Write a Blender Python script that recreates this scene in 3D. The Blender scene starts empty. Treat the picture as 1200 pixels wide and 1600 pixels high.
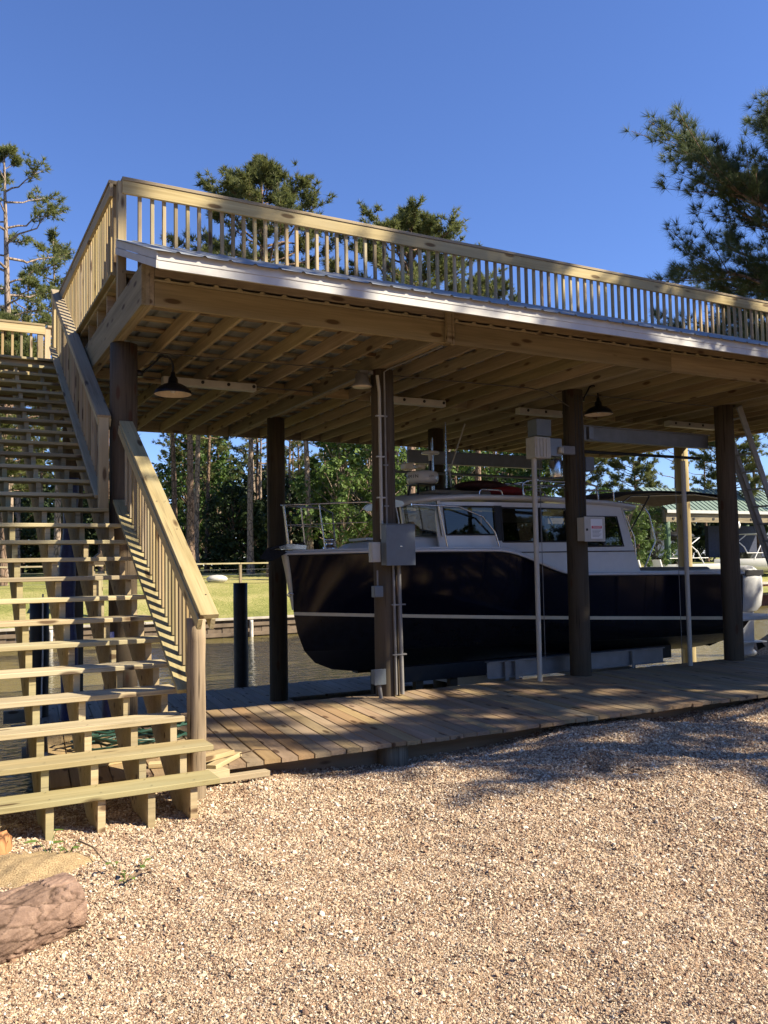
import bpy, bmesh, math, random
import numpy as np
from mathutils import Matrix, Vector
random.seed(7)
rng = np.random.default_rng(7)
R = math.radians
scene = bpy.context.scene
COL = scene.collection

# ------------------------------------------------------------------ camera, sky, sun, exposure
cam_d = bpy.data.cameras.new("camera")
cam = bpy.data.objects.new("camera", cam_d)
COL.objects.link(cam)
right = Vector((0.88234, -0.47025, -0.01829))
down = Vector((0.01261, 0.06247, -0.99797))
fwd = Vector((0.47044, 0.88032, 0.06105))
EYE = Vector((0.0, 0.0, 1.6))
cam.matrix_world = Matrix(((right.x, -down.x, -fwd.x, EYE.x), (right.y, -down.y, -fwd.y, EYE.y),
                           (right.z, -down.z, -fwd.z, EYE.z), (0, 0, 0, 1)))
cam_d.sensor_fit = 'VERTICAL'
cam_d.sensor_height = 36.0
cam_d.lens = 36.0 * 1320.0 / 1600.0
cam_d.clip_start = 0.05
cam_d.clip_end = 2000.0
scene.camera = cam

SUN_AZ, SUN_EL = R(128), R(36)          # clockwise from +Y, elevation
world = bpy.data.worlds.new("World")
scene.world = world
world.use_nodes = True
wn = world.node_tree
sky = wn.nodes.new('ShaderNodeTexSky')
sky.sky_type = 'NISHITA'
sky.sun_disc = False
sky.sun_elevation = SUN_EL
sky.sun_rotation = SUN_AZ
sky.altitude = 0
sky.air_density = 1.0
sky.dust_density = 0.0
sky.ozone_density = 8.0
bg = wn.nodes['Background']
bg.inputs['Strength'].default_value = 0.075
tint = wn.nodes.new('ShaderNodeMix'); tint.data_type = 'RGBA'; tint.blend_type = 'MULTIPLY'   # the camera's blue white balance
tint.inputs[0].default_value = 1.0
tint.inputs[7].default_value = (1.05, 0.98, 1.16, 1.0)
wn.links.new(sky.outputs[0], tint.inputs[6])
wn.links.new(tint.outputs[2], bg.inputs['Color'])

sun_d = bpy.data.lights.new("sun", 'SUN')
sun_d.energy = 5.0
sun_d.angle = R(0.53)
sun_d.color = (1.0, 0.88, 0.68)
sun = bpy.data.objects.new("sun", sun_d)
COL.objects.link(sun)
to_sun = Vector((math.sin(SUN_AZ) * math.cos(SUN_EL), math.cos(SUN_AZ) * math.cos(SUN_EL), math.sin(SUN_EL)))
sun.rotation_euler = to_sun.to_track_quat('Z', 'Y').to_euler()
sun.location = to_sun * 60
scene.view_settings.view_transform = 'Standard'
scene.view_settings.look = 'None'
scene.view_settings.exposure = 1.25
scene.view_settings.gamma = 1.0
scene.view_settings.use_curve_mapping = False
scene.render.engine = 'CYCLES'
scene.cycles.use_denoising = True
scene.cycles.max_bounces = 8
scene.cycles.diffuse_bounces = 4
scene.cycles.transparent_max_bounces = 12

# ------------------------------------------------------------------ materials
class NT:
    def __init__(s, name):
        s.m = bpy.data.materials.new(name)
        s.m.use_nodes = True
        s.t = s.m.node_tree
        s.b = s.t.nodes['Principled BSDF']
        s.out = s.t.nodes['Material Output']
    def n(s, kind, **kw):
        nd = s.t.nodes.new('ShaderNode' + kind)
        for k, v in kw.items():
            setattr(nd, k, v)
        return nd
    def put(s, sock, v):
        if isinstance(v, bpy.types.NodeSocket):
            s.t.links.new(v, sock)
        elif isinstance(v, (tuple, list)) and len(v) == 3 and sock.type == 'RGBA':
            sock.default_value = (*v, 1)
        else:
            sock.default_value = v
    def obj(s):
        return s.n('TexCoord').outputs['Object']
    def rnd(s):
        return s.n('ObjectInfo').outputs['Random']
    def math(s, op, a, b=0.0, c=0.0):
        nd = s.n('Math', operation=op)
        s.put(nd.inputs[0], a); s.put(nd.inputs[1], b); s.put(nd.inputs[2], c)
        return nd.outputs[0]
    def vmul(s, v, sc):
        nd = s.n('VectorMath', operation='MULTIPLY')
        s.put(nd.inputs[0], v); s.put(nd.inputs[1], sc)
        return nd.outputs[0]
    def vadd(s, a, b):
        nd = s.n('VectorMath', operation='ADD')
        s.put(nd.inputs[0], a); s.put(nd.inputs[1], b)
        return nd.outputs[0]
    def noise(s, v, scale, detail=3.0, rough=0.55, dist=0.0):
        nd = s.n('TexNoise')
        s.put(nd.inputs['Vector'], v)
        nd.inputs['Scale'].default_value = scale
        nd.inputs['Detail'].default_value = detail
        nd.inputs['Roughness'].default_value = rough
        nd.inputs['Distortion'].default_value = dist
        return nd.outputs['Fac']
    def vor(s, v, scale, feature='F1'):
        nd = s.n('TexVoronoi', feature=feature)
        s.put(nd.inputs['Vector'], v)
        nd.inputs['Scale'].default_value = scale
        return nd
    def ramp(s, f, stops):
        nd = s.n('ValToRGB')
        e = nd.color_ramp.elements
        while len(e) < len(stops):
            e.new(0.5)
        for el, (p, c) in zip(e, stops):
            el.position = p
            el.color = (*c, 1) if len(c) == 3 else c
        s.put(nd.inputs[0], f)
        return nd.outputs[0]
    def mix(s, f, a, b, mode='MIX'):
        nd = s.n('Mix', data_type='RGBA', blend_type=mode)
        s.put(nd.inputs[0], f)
        s.put(nd.inputs[6], a); s.put(nd.inputs[7], b)
        return nd.outputs[2]
    def rng(s, f, a, b, c, d):
        nd = s.n('MapRange')
        s.put(nd.inputs[0], f)
        for i, x in enumerate((a, b, c, d)):
            nd.inputs[i + 1].default_value = x
        return nd.outputs[0]
    def bump(s, h, strength, dist=0.01):
        nd = s.n('Bump')
        nd.inputs['Strength'].default_value = strength
        nd.inputs['Distance'].default_value = dist
        s.put(nd.inputs['Height'], h)
        s.put(s.b.inputs['Normal'], nd.outputs[0])
    def done(s, color=None, rough=None, metal=None, spec=None):
        if color is not None: s.put(s.b.inputs['Base Color'], color)
        if rough is not None: s.put(s.b.inputs['Roughness'], rough)
        if metal is not None: s.put(s.b.inputs['Metallic'], metal)
        if spec is not None: s.put(s.b.inputs['Specular IOR Level'], spec)
        return s.m

def wood(name, light, dark, rough=0.8, knots=True, var=0.22, weather=None, knot_c=(0.07, 0.035, 0.015), checks=0.0):
    t = NT(name)
    r = t.rnd()
    off = t.n('CombineXYZ')
    t.put(off.inputs[0], t.math('MULTIPLY', r, 53.0)); t.put(off.inputs[1], t.math('MULTIPLY', r, 17.3)); t.put(off.inputs[2], t.math('MULTIPLY', r, 31.7))
    v = t.vadd(t.obj(), off.outputs[0])
    g = t.noise(t.vmul(v, (1.1, 34.0, 34.0)), 1.0, 4.0, 0.6, 0.6)
    blot = t.noise(t.vmul(v, (0.9, 7.0, 7.0)), 1.0, 2.0, 0.5)
    f = t.math('ADD', t.math('MULTIPLY', g, 0.6), t.math('MULTIPLY', blot, 0.5))
    c = t.mix(t.rng(f, 0.36, 0.72, 0, 1), dark, light)
    if weather:
        c = t.mix(t.rng(t.noise(t.vmul(v, (0.6, 3, 3)), 1.0, 3), 0.42, 0.66, 0, 0.75), c, weather)
    if knots:
        k = t.vor(t.vmul(v, (2.1, 7.0, 7.0)), 1.0).outputs['Distance']
        c = t.mix(t.rng(k, 0.13, 0.21, 0.85, 0.0), c, knot_c)
    if checks:
        ck = t.noise(t.vmul(v, (1.6, 60.0, 60.0)), 1.0, 2, 0.5)
        lng = t.noise(t.vmul(v, (0.7, 9.0, 9.0)), 1.0, 2)
        ckf = t.math('MULTIPLY', t.rng(ck, 0.60, 0.66, 0, 1), t.rng(lng, 0.45, 0.6, 0.15, 1))
        c = t.mix(t.math('MULTIPLY', ckf, checks), c, (0.02, 0.014, 0.009))
    hs = t.n('HueSaturation')
    t.put(hs.inputs['Color'], c)
    t.put(hs.inputs['Value'], t.rng(r, 0, 1, 1 - var, 1 + var))
    r2 = t.math('FRACT', t.math('MULTIPLY', r, 7.31))
    t.put(hs.inputs['Hue'], t.rng(r2, 0, 1, 0.488, 0.512))
    t.put(hs.inputs['Saturation'], t.rng(t.math('FRACT', t.math('MULTIPLY', r, 13.7)), 0, 1, 0.82, 1.1))
    t.bump(g, 0.35, 0.004)
    return t.done(hs.outputs[0], rough, spec=0.25)

def plain(name, color, rough=0.5, metal=0.0, spec=0.5, noise=0.12, scale=9.0, bump=0.0):
    t = NT(name)
    nz = t.noise(t.obj(), scale, 4.0)
    c = t.mix(t.rng(nz, 0.3, 0.7, 0, 1), tuple(x * (1 - noise) for x in color), tuple(min(1, x * (1 + noise)) for x in color))
    if bump:
        t.bump(nz, bump, 0.01)
    t.put(t.b.inputs['Roughness'], t.rng(t.noise(t.obj(), scale * 2.3, 3), 0.3, 0.7, max(0.02, rough * 0.85), min(1, rough * 1.15)))
    return t.done(c, None, metal, spec)

def foliage(name, c1, c2, trans=0.25, rough=0.6):
    t = NT(name)
    nz = t.noise(t.obj(), 0.9, 3.0)
    fine = t.noise(t.obj(), 14.0, 2.0)
    f = t.math('ADD', t.math('MULTIPLY', nz, 0.6), t.math('MULTIPLY', fine, 0.5))
    c = t.mix(t.rng(f, 0.38, 0.72, 0, 1), c1, c2)
    hs = t.n('HueSaturation')
    t.put(hs.inputs['Color'], c)
    t.put(hs.inputs['Value'], t.rng(t.rnd(), 0, 1, 0.8, 1.2))
    c = hs.outputs[0]
    t.done(c, rough, spec=0.3)
    tr = t.n('BsdfTranslucent')
    t.put(tr.inputs['Color'], c)
    ms = t.n('MixShader')
    ms.inputs[0].default_value = trans
    t.t.links.new(t.b.outputs[0], ms.inputs[1]); t.t.links.new(tr.outputs[0], ms.inputs[2])
    t.t.links.new(ms.outputs[0], t.out.inputs[0])
    return t.m

def bark(name, c1, c2, sc=3.0):
    t = NT(name)
    v = t.vmul(t.obj(), (sc, sc, sc * 0.45))
    vo = t.vor(v, 2.2, 'DISTANCE_TO_EDGE').outputs['Distance']
    nz = t.noise(t.obj(), 5 * sc, 4)
    c = t.mix(t.rng(vo, 0.0, 0.12, 0, 1), tuple(x * 0.3 for x in c1), t.mix(nz, c1, c2))
    t.bump(t.math('ADD', t.rng(vo, 0, .2, 0, 1), t.math('MULTIPLY', nz, 0.3)), 0.7, 0.03)
    return t.done(c, 0.9, spec=0.15)

M = {}
M['stair'] = wood('stair_wood', (0.50, 0.405, 0.225), (0.27, 0.205, 0.095), 0.78, var=0.26, weather=(0.42, 0.37, 0.22), checks=0.35)
M['rail'] = wood('rail_wood', (0.45, 0.36, 0.20), (0.26, 0.19, 0.09), 0.78, var=0.3, weather=(0.33, 0.27, 0.165))
M['dock'] = wood('dock_wood', (0.37, 0.26, 0.145), (0.22, 0.15, 0.078), 0.8, var=0.18, weather=(0.30, 0.225, 0.14))
M['frame'] = wood('frame_wood', (0.375, 0.298, 0.172), (0.215, 0.165, 0.09), 0.8, var=0.26)
M['greydock'] = wood('grey_dock_wood', (0.30, 0.28, 0.235), (0.20, 0.185, 0.15), 0.85, var=0.15)
M['pile'] = wood('pile_wood', (0.112, 0.087, 0.054), (0.052, 0.04, 0.024), 0.85, var=0.2, weather=(0.08, 0.066, 0.042), checks=0.8)
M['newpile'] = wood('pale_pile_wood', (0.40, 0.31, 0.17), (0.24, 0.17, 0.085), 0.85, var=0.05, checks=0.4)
M['newel'] = wood('newel_wood', (0.36, 0.29, 0.19), (0.10, 0.075, 0.045), 0.85, knots=False, var=0.05, weather=(0.22, 0.19, 0.14), checks=0.9)
M['scrap'] = wood('scrap_wood', (0.50, 0.42, 0.24), (0.34, 0.26, 0.13), 0.8)
M['siding'] = plain('white_siding', (0.50, 0.495, 0.47), 0.75, spec=0.15, noise=0.06, scale=5)
M['roofmetal'] = plain('galvanised_roof', (0.30, 0.32, 0.33), 0.55, 0.35, noise=0.15, scale=4)
M['soffit'] = plain('roof_underside', (0.27, 0.285, 0.27), 0.5, 0.3, noise=0.25, scale=4)
M['alu'] = plain('aluminium', (0.22, 0.23, 0.24), 0.45, 0.6, noise=0.12, scale=5)
M['galv'] = plain('grey_box_paint', (0.13, 0.15, 0.165), 0.5, 0.0, noise=0.08)
M['conduit'] = plain('grey_conduit', (0.19, 0.185, 0.18), 0.5, 0.0)
M['dullpipe'] = plain('dull_brown_conduit', (0.085, 0.075, 0.06), 0.6, 0.0)
M['pvc'] = plain('pale_pvc', (0.44, 0.42, 0.36), 0.5, noise=0.08)
M['white'] = plain('white_gelcoat', (0.66, 0.655, 0.63), 0.22, noise=0.03)
M['whitepaint'] = plain('white_paint', (0.72, 0.71, 0.67), 0.6, noise=0.06)
M['navy'] = plain('navy_gelcoat', (0.004, 0.005, 0.013), 0.10, spec=0.36, noise=0.1)
M['bottom'] = plain('bottom_paint', (0.008, 0.009, 0.014), 0.42, noise=0.2)
M['boot'] = plain('boot_band', (0.010, 0.011, 0.015), 0.2, spec=0.35, noise=0.2)
M['cream'] = plain('cream_stripe', (0.62, 0.56, 0.40), 0.35, noise=0.05)
M['ladder'] = plain('ladder_aluminium', (0.36, 0.36, 0.35), 0.5, 0.4, noise=0.12, scale=6)
M['steel'] = plain('stainless', (0.60, 0.60, 0.60), 0.18, 1.0, noise=0.05)
M['black'] = plain('black_plastic', (0.012, 0.012, 0.013), 0.5)
M['blackwrap'] = plain('black_pile_wrap', (0.012, 0.013, 0.014), 0.55, noise=0.2)
M['lamp'] = plain('dark_lamp_metal', (0.014, 0.012, 0.011), 0.4, 0.3)
M['lampin'] = plain('lamp_inside', (0.70, 0.60, 0.45), 0.5)
M['red'] = plain('red_cloth', (0.30, 0.018, 0.018), 0.7)
M['maroon'] = plain('maroon_cloth', (0.055, 0.016, 0.014), 0.8)
M['canvas'] = plain('brown_canvas', (0.10, 0.07, 0.05), 0.9, noise=0.2)
M['interior'] = plain('dark_interior', (0.03, 0.027, 0.024), 0.8)
M['seat'] = plain('tan_seat', (0.25, 0.21, 0.16), 0.7)
M['outboard'] = plain('grey_cowling', (0.58, 0.59, 0.60), 0.25, noise=0.06)
M['blue'] = plain('blue_tarp', (0.008, 0.014, 0.07), 0.5, noise=0.3, scale=20, bump=0.5)
M['tarpnavy'] = plain('navy_tarp', (0.02, 0.03, 0.07), 0.7, noise=0.3)
M['hose'] = plain('green_hose', (0.02, 0.06, 0.045), 0.4)
M['rope'] = plain('white_rope', (0.6, 0.6, 0.58), 0.8)
M['concrete'] = plain('seawall_concrete', (0.42, 0.38, 0.32), 0.85, noise=0.2, scale=3)
M['seawall'] = plain('seawall_wood', (0.16, 0.12, 0.085), 0.9, noise=0.35, scale=2.0)
M['redsheet'] = plain('rusty_red_boards', (0.26, 0.10, 0.06), 0.85, noise=0.25, scale=4)
M['greenroof'] = plain('green_roof_metal', (0.17, 0.235, 0.195), 0.45, 0.1, noise=0.06)
M['greenpost'] = plain('green_post', (0.07, 0.13, 0.075), 0.7, noise=0.2)
M['stone'] = plain('pale_stone', (0.50, 0.48, 0.43), 0.8, noise=0.15, bump=0.3)
M['labelw'] = plain('white_label', (0.7, 0.7, 0.68), 0.5, noise=0.02)
M['labelr'] = plain('red_label', (0.55, 0.03, 0.06), 0.5, noise=0.02)
M['labelk'] = plain('grey_print', (0.12, 0.12, 0.12), 0.5, noise=0.02)
M['orangelog'] = bark('orange_bark', (0.36, 0.16, 0.07), (0.45, 0.24, 0.11), 4)
M['leaf'] = foliage('weed_leaf', (0.08, 0.15, 0.025), (0.20, 0.27, 0.07), 0.3)
M['twig'] = plain('dry_twig', (0.16, 0.11, 0.07), 0.9)
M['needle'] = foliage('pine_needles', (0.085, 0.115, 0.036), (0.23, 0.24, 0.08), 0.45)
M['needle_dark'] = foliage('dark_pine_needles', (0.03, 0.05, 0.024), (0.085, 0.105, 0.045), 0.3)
M['broad'] = foliage('broad_leaves', (0.026, 0.062, 0.014), (0.11, 0.18, 0.035), 0.3)
M['broadlit'] = foliage('fresh_leaves', (0.045, 0.095, 0.018), (0.14, 0.20, 0.05), 0.32)
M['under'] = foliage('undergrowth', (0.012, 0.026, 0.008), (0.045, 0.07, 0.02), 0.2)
M['pinebark'] = bark('pine_bark', (0.17, 0.115, 0.08), (0.27, 0.19, 0.14), 2.4)
M['pinebark_pale'] = bark('pale_pine_bark', (0.25, 0.19, 0.145), (0.36, 0.29, 0.23), 2.4)

def glass_mat():
    t = NT('tinted_glass')
    gl = t.n('BsdfGlossy'); gl.inputs['Roughness'].default_value = 0.02
    gl.inputs['Color'].default_value = (1, 1, 1, 1)
    tr = t.n('BsdfTransparent'); tr.inputs['Color'].default_value = (0.20, 0.21, 0.20, 1)
    fr = t.n('Fresnel'); fr.inputs['IOR'].default_value = 1.5
    ms = t.n('MixShader')
    t.t.links.new(fr.outputs[0], ms.inputs[0])
    t.t.links.new(tr.outputs[0], ms.inputs[1]); t.t.links.new(gl.outputs[0], ms.inputs[2])
    t.t.links.new(ms.outputs[0], t.out.inputs[0])
    return t.m
M['glass'] = glass_mat()

def gravel_ground_mat():
    t = NT('gravel_ground')
    v = t.obj()
    vo = t.vor(v, 55.0)
    c = t.ramp(t.math('FRACT', t.math('MULTIPLY', vo.outputs['Color'], 1.0)), [(0.0, (0.13, 0.08, 0.05)), (0.4, (0.26, 0.17, 0.105)), (0.75, (0.41, 0.30, 0.195)), (1.0, (0.60, 0.49, 0.36))])
    big = t.noise(v, 1.3, 4)
    c = t.mix(t.rng(big, 0.4, 0.7, 0, 0.45), c, (0.22, 0.14, 0.095))
    t.bump(t.math('SUBTRACT', 1.0, vo.outputs['Distance']), 0.9, 0.02)
    return t.done(c, 0.9, spec=0.2)
M['gravel'] = gravel_ground_mat()

def pebble_mat():
    t = NT('crushed_stone')
    r = t.rnd()
    c = t.ramp(r, [(0.0, (0.17, 0.105, 0.075)), (0.15, (0.33, 0.21, 0.135)), (0.42, (0.50, 0.365, 0.24)), (0.7, (0.62, 0.485, 0.335)), (0.9, (0.73, 0.62, 0.465)), (1.0, (0.83, 0.775, 0.66))])
    t.bump(t.noise(t.obj(), 3.0, 3), 0.4, 0.2)
    return t.done(c, 0.8, spec=0.25)
M['pebble'] = pebble_mat()

def lawn_mat():
    t = NT('lawn_grass')
    v = t.obj()
    a = t.noise(t.vmul(v, (1, 1, 1)), 0.35, 4)
    b = t.noise(t.vmul(v, (14, 5, 14)), 1.0, 4, 0.7)
    f = t.math('ADD', t.math('MULTIPLY', a, 0.55), t.math('MULTIPLY', b, 0.5))
    c = t.ramp(f, [(0.34, (0.09, 0.115, 0.03)), (0.5, (0.24, 0.245, 0.075)), (0.62, (0.36, 0.32, 0.135))])
    t.bump(b, 0.8, 0.05)
    return t.done(c, 0.9, spec=0.1)
M['lawn'] = lawn_mat()

def water_mat():
    t = NT('canal_water')
    v = t.obj()
    w = t.noise(t.vmul(v, (1.5, 3.6, 1)), 1.0, 3, 0.55, 0.4)
    w2 = t.noise(t.vmul(v, (5, 12, 1)), 1.0, 2, 0.5)
    h = t.math('ADD', w, t.math('MULTIPLY', w2, 0.35))
    t.bump(h, 0.5, 0.12)
    return t.done((0.175, 0.145, 0.05), 0.07, spec=0.45)
M['water'] = water_mat()

# ------------------------------------------------------------------ object helpers
W = {}
def link(o, parent, mw):
    COL.objects.link(o)
    W[o.name] = mw.copy()
    if parent is not None:
        o.parent = parent
        o.matrix_parent_inverse = W[parent.name].inverted()
    o.matrix_basis = mw
    return o

def tag(o, label=None, cat=None, group=None, kind=None):
    if label: o['label'] = label
    if cat: o['category'] = cat
    if group: o['group'] = group
    if kind: o['kind'] = kind
    return o

def thing(name, loc, label, cat, group=None):
    o = bpy.data.objects.new(name, None)
    o.empty_display_size = 0.2
    link(o, None, Matrix.Translation(Vector(loc)))
    return tag(o, label, cat, group)

def np_mesh(name, verts, tris=None, quads=None):
    me = bpy.data.meshes.new(name)
    verts = np.asarray(verts, dtype=np.float32)
    me.vertices.add(len(verts))
    me.vertices.foreach_set('co', verts.ravel())
    loops, starts = [], []
    n = 0
    if tris is not None and len(tris):
        t = np.asarray(tris, dtype=np.int32)
        loops.append(t.ravel()); starts.append(np.arange(len(t), dtype=np.int32) * 3); n = t.size
    if quads is not None and len(quads):
        q = np.asarray(quads, dtype=np.int32)
        loops.append(q.ravel()); starts.append(n + np.arange(len(q), dtype=np.int32) * 4)
    loops = np.concatenate(loops); starts = np.concatenate(starts)
    me.loops.add(len(loops)); me.loops.foreach_set('vertex_index', loops)
    me.polygons.add(len(starts)); me.polygons.foreach_set('loop_start', starts)
    me.update(calc_edges=True)
    return me

class MB:
    """collects shapes, builds ONE mesh object"""
    def __init__(s):
        s.v = []; s.f = []; s.sm = []; s.mi = []; s.cur = 0
    def add(s, vs, fs, smooth=False):
        b = len(s.v)
        s.v += [tuple(p) for p in vs]
        for f in fs:
            s.f.append(tuple(b + i for i in f)); s.sm.append(smooth); s.mi.append(s.cur)
    def box(s, x0, x1, y0, y1, z0, z1):
        vs = [(x0, y0, z0), (x1, y0, z0), (x1, y1, z0), (x0, y1, z0), (x0, y0, z1), (x1, y0, z1), (x1, y1, z1), (x0, y1, z1)]
        s.add(vs, [(0, 3, 2, 1), (4, 5, 6, 7), (0, 1, 5, 4), (1, 2, 6, 5), (2, 3, 7, 6), (3, 0, 4, 7)])
        return s
    def rbox(s, x0, x1, y0, y1, z0, z1, c=0.01):
        """box with its edges cut at 45 degrees"""
        vs, fs = [], []
        bm = bmesh.new()
        bmesh.ops.create_cube(bm, size=1)
        for v in bm.verts:
            v.co = Vector(((x0 + x1) / 2 + v.co.x * (x1 - x0), (y0 + y1) / 2 + v.co.y * (y1 - y0), (z0 + z1) / 2 + v.co.z * (z1 - z0)))
        bmesh.ops.bevel(bm, geom=list(bm.edges), offset=c, segments=2, affect='EDGES', profile=0.5)
        bm.verts.index_update()
        s.add([v.co[:] for v in bm.verts], [[v.index for v in f.verts] for f in bm.faces], False)
        bm.free()
        return s
    def bar(s, p0, p1, w, h=None, up=(0, 0, 1)):
        h = h or w
        p0, p1 = Vector(p0), Vector(p1)
        x = (p1 - p0).normalized()
        y = Vector(up).cross(x)
        if y.length < 1e-5: y = Vector((0, 1, 0)).cross(x)
        y.normalize(); z = x.cross(y)
        vs = []
        for p in (p0, p1):
            for a, b in ((-1, -1), (1, -1), (1, 1), (-1, 1)):
                vs.append(p + y * (a * w / 2) + z * (b * h / 2))
        s.add(vs, [(0, 3, 2, 1), (4, 5, 6, 7), (0, 1, 5, 4), (1, 2, 6, 5), (2, 3, 7, 6), (3, 0, 4, 7)])
        return s
    def tube(s, pts, rad, n=8, caps=True, smooth=True):
        pts = [Vector(p) for p in pts]
        rs = rad if isinstance(rad, (list, tuple, np.ndarray)) else [rad] * len(pts)
        ref = None
        rings = []
        for i, p in enumerate(pts):
            d = (pts[min(i + 1, len(pts) - 1)] - pts[max(i - 1, 0)])
            if d.length < 1e-9: d = Vector((0, 0, 1))
            d.normalize()
            if ref is None:
                ref = Vector((1, 0, 0)) if abs(d.x) < 0.9 else Vector((0, 1, 0))
            a = (ref - d * ref.dot(d)).normalized(); b = d.cross(a); ref = a
            rings.append([p + (a * math.cos(2 * math.pi * k / n) + b * math.sin(2 * math.pi * k / n)) * rs[i] for k in range(n)])
        vs = [q for r in rings for q in r]
        fs = []
        for i in range(len(pts) - 1):
            for k in range(n):
                fs.append((i * n + k, i * n + (k + 1) % n, (i + 1) * n + (k + 1) % n, (i + 1) * n + k))
        s.add(vs, fs, smooth)
        if caps:
            s.add(rings[0], [tuple(range(n - 1, -1, -1))]); s.add(rings[-1], [tuple(range(n))])
        return s
    def lathe(s, c, prof, n=24, smooth=True):
        vs = []
        for r, z in prof:
            for k in range(n):
                a = 2 * math.pi * k / n
                vs.append((c[0] + r * math.cos(a), c[1] + r * math.sin(a), c[2] + z))
        fs = []
        for i in range(len(prof) - 1):
            for k in range(n):
                fs.append((i * n + k, i * n + (k + 1) % n, (i + 1) * n + (k + 1) % n, (i + 1) * n + k))
        s.add(vs, fs, smooth)
        return s
    def prism(s, poly, axis, a, b):
        """poly: 2D outline; axis 'x' -> (y,z), 'y' -> (x,z), 'z' -> (x,y)"""
        def P(u, v, w):
            return {'x': (w, u, v), 'y': (u, w, v), 'z': (u, v, w)}[axis]
        n = len(poly)
        vs = [P(u, v, a) for u, v in poly] + [P(u, v, b) for u, v in poly]
        fs = [tuple(range(n - 1, -1, -1)), tuple(range(n, 2 * n))] + [(i, (i + 1) % n, n + (i + 1) % n, n + i) for i in range(n)]
        s.add(vs, fs)
        return s
    def build(s, name, mat, parent=None, label=None, cat=None, group=None, kind=None, origin='base'):
        vs = np.array(s.v, dtype=np.float32)
        if origin == 'base':
            lo, hi = vs.min(0), vs.max(0)
            o3 = Vector(((lo[0] + hi[0]) / 2, (lo[1] + hi[1]) / 2, lo[2]))
        else:
            o3 = Vector(origin)
        me = bpy.data.meshes.new(name)
        me.from_pydata([(p[0] - o3.x, p[1] - o3.y, p[2] - o3.z) for p in s.v], [], s.f)
        for m in (mat if isinstance(mat, (list, tuple)) else [mat]):
            me.materials.append(m)
        me.polygons.foreach_set('use_smooth', s.sm)
        me.polygons.foreach_set('material_index', s.mi)
        bm = bmesh.new(); bm.from_mesh(me)
        bmesh.ops.recalc_face_normals(bm, faces=bm.faces)
        bm.to_mesh(me); bm.free()
        o = bpy.data.objects.new(name, me)
        link(o, parent, Matrix.Translation(o3))
        return tag(o, label, cat, group, kind)

BOARDS = {}
def board_mesh(name, L, w, h, mat, c=0.004):
    key = (round(L, 3), round(w, 4), round(h, 4), mat.name)
    me = BOARDS.get(key)
    if me: return me
    c = min(c, w * 0.2, h * 0.2)
    prof = [(-w / 2 + c, -h / 2), (w / 2 - c, -h / 2), (w / 2, -h / 2 + c), (w / 2, h / 2 - c), (w / 2 - c, h / 2), (-w / 2 + c, h / 2), (-w / 2, h / 2 - c), (-w / 2, -h / 2 + c)]
    vs = [(0, a, b) for a, b in prof] + [(L, a, b) for a, b in prof]
    fs = [tuple(range(7, -1, -1)), tuple(range(8, 16))] + [(i, (i + 1) % 8, 8 + (i + 1) % 8, 8 + i) for i in range(8)]
    me = bpy.data.meshes.new(name)
    me.from_pydata(vs, [], fs)
    me.materials.append(mat)
    me.update()
    BOARDS[key] = me
    return me

def axes(p0, p1, up):
    x = (p1 - p0).normalized()
    y = Vector(up).cross(x)
    if y.length < 1e-5: y = Vector((0, 1, 0)).cross(x)
    y.normalize()
    z = x.cross(y)
    return x, y, z

def board(name, p0, p1, w, h, mat, parent, up=(0, 0, 1), label=None):
    """a plank from p0 to p1: w across, h thick along up"""
    p0, p1 = Vector(p0), Vector(p1)
    x, y, z = axes(p0, p1, up)
    me = board_mesh(name, (p1 - p0).length, w, h, mat)
    o = bpy.data.objects.new(name, me)
    mw = Matrix(((x.x, y.x, z.x, p0.x), (x.y, y.y, z.y, p0.y), (x.z, y.z, z.z, p0.z), (0, 0, 0, 1)))
    link(o, parent, mw)
    if label: o['label'] = label
    return o

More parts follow.
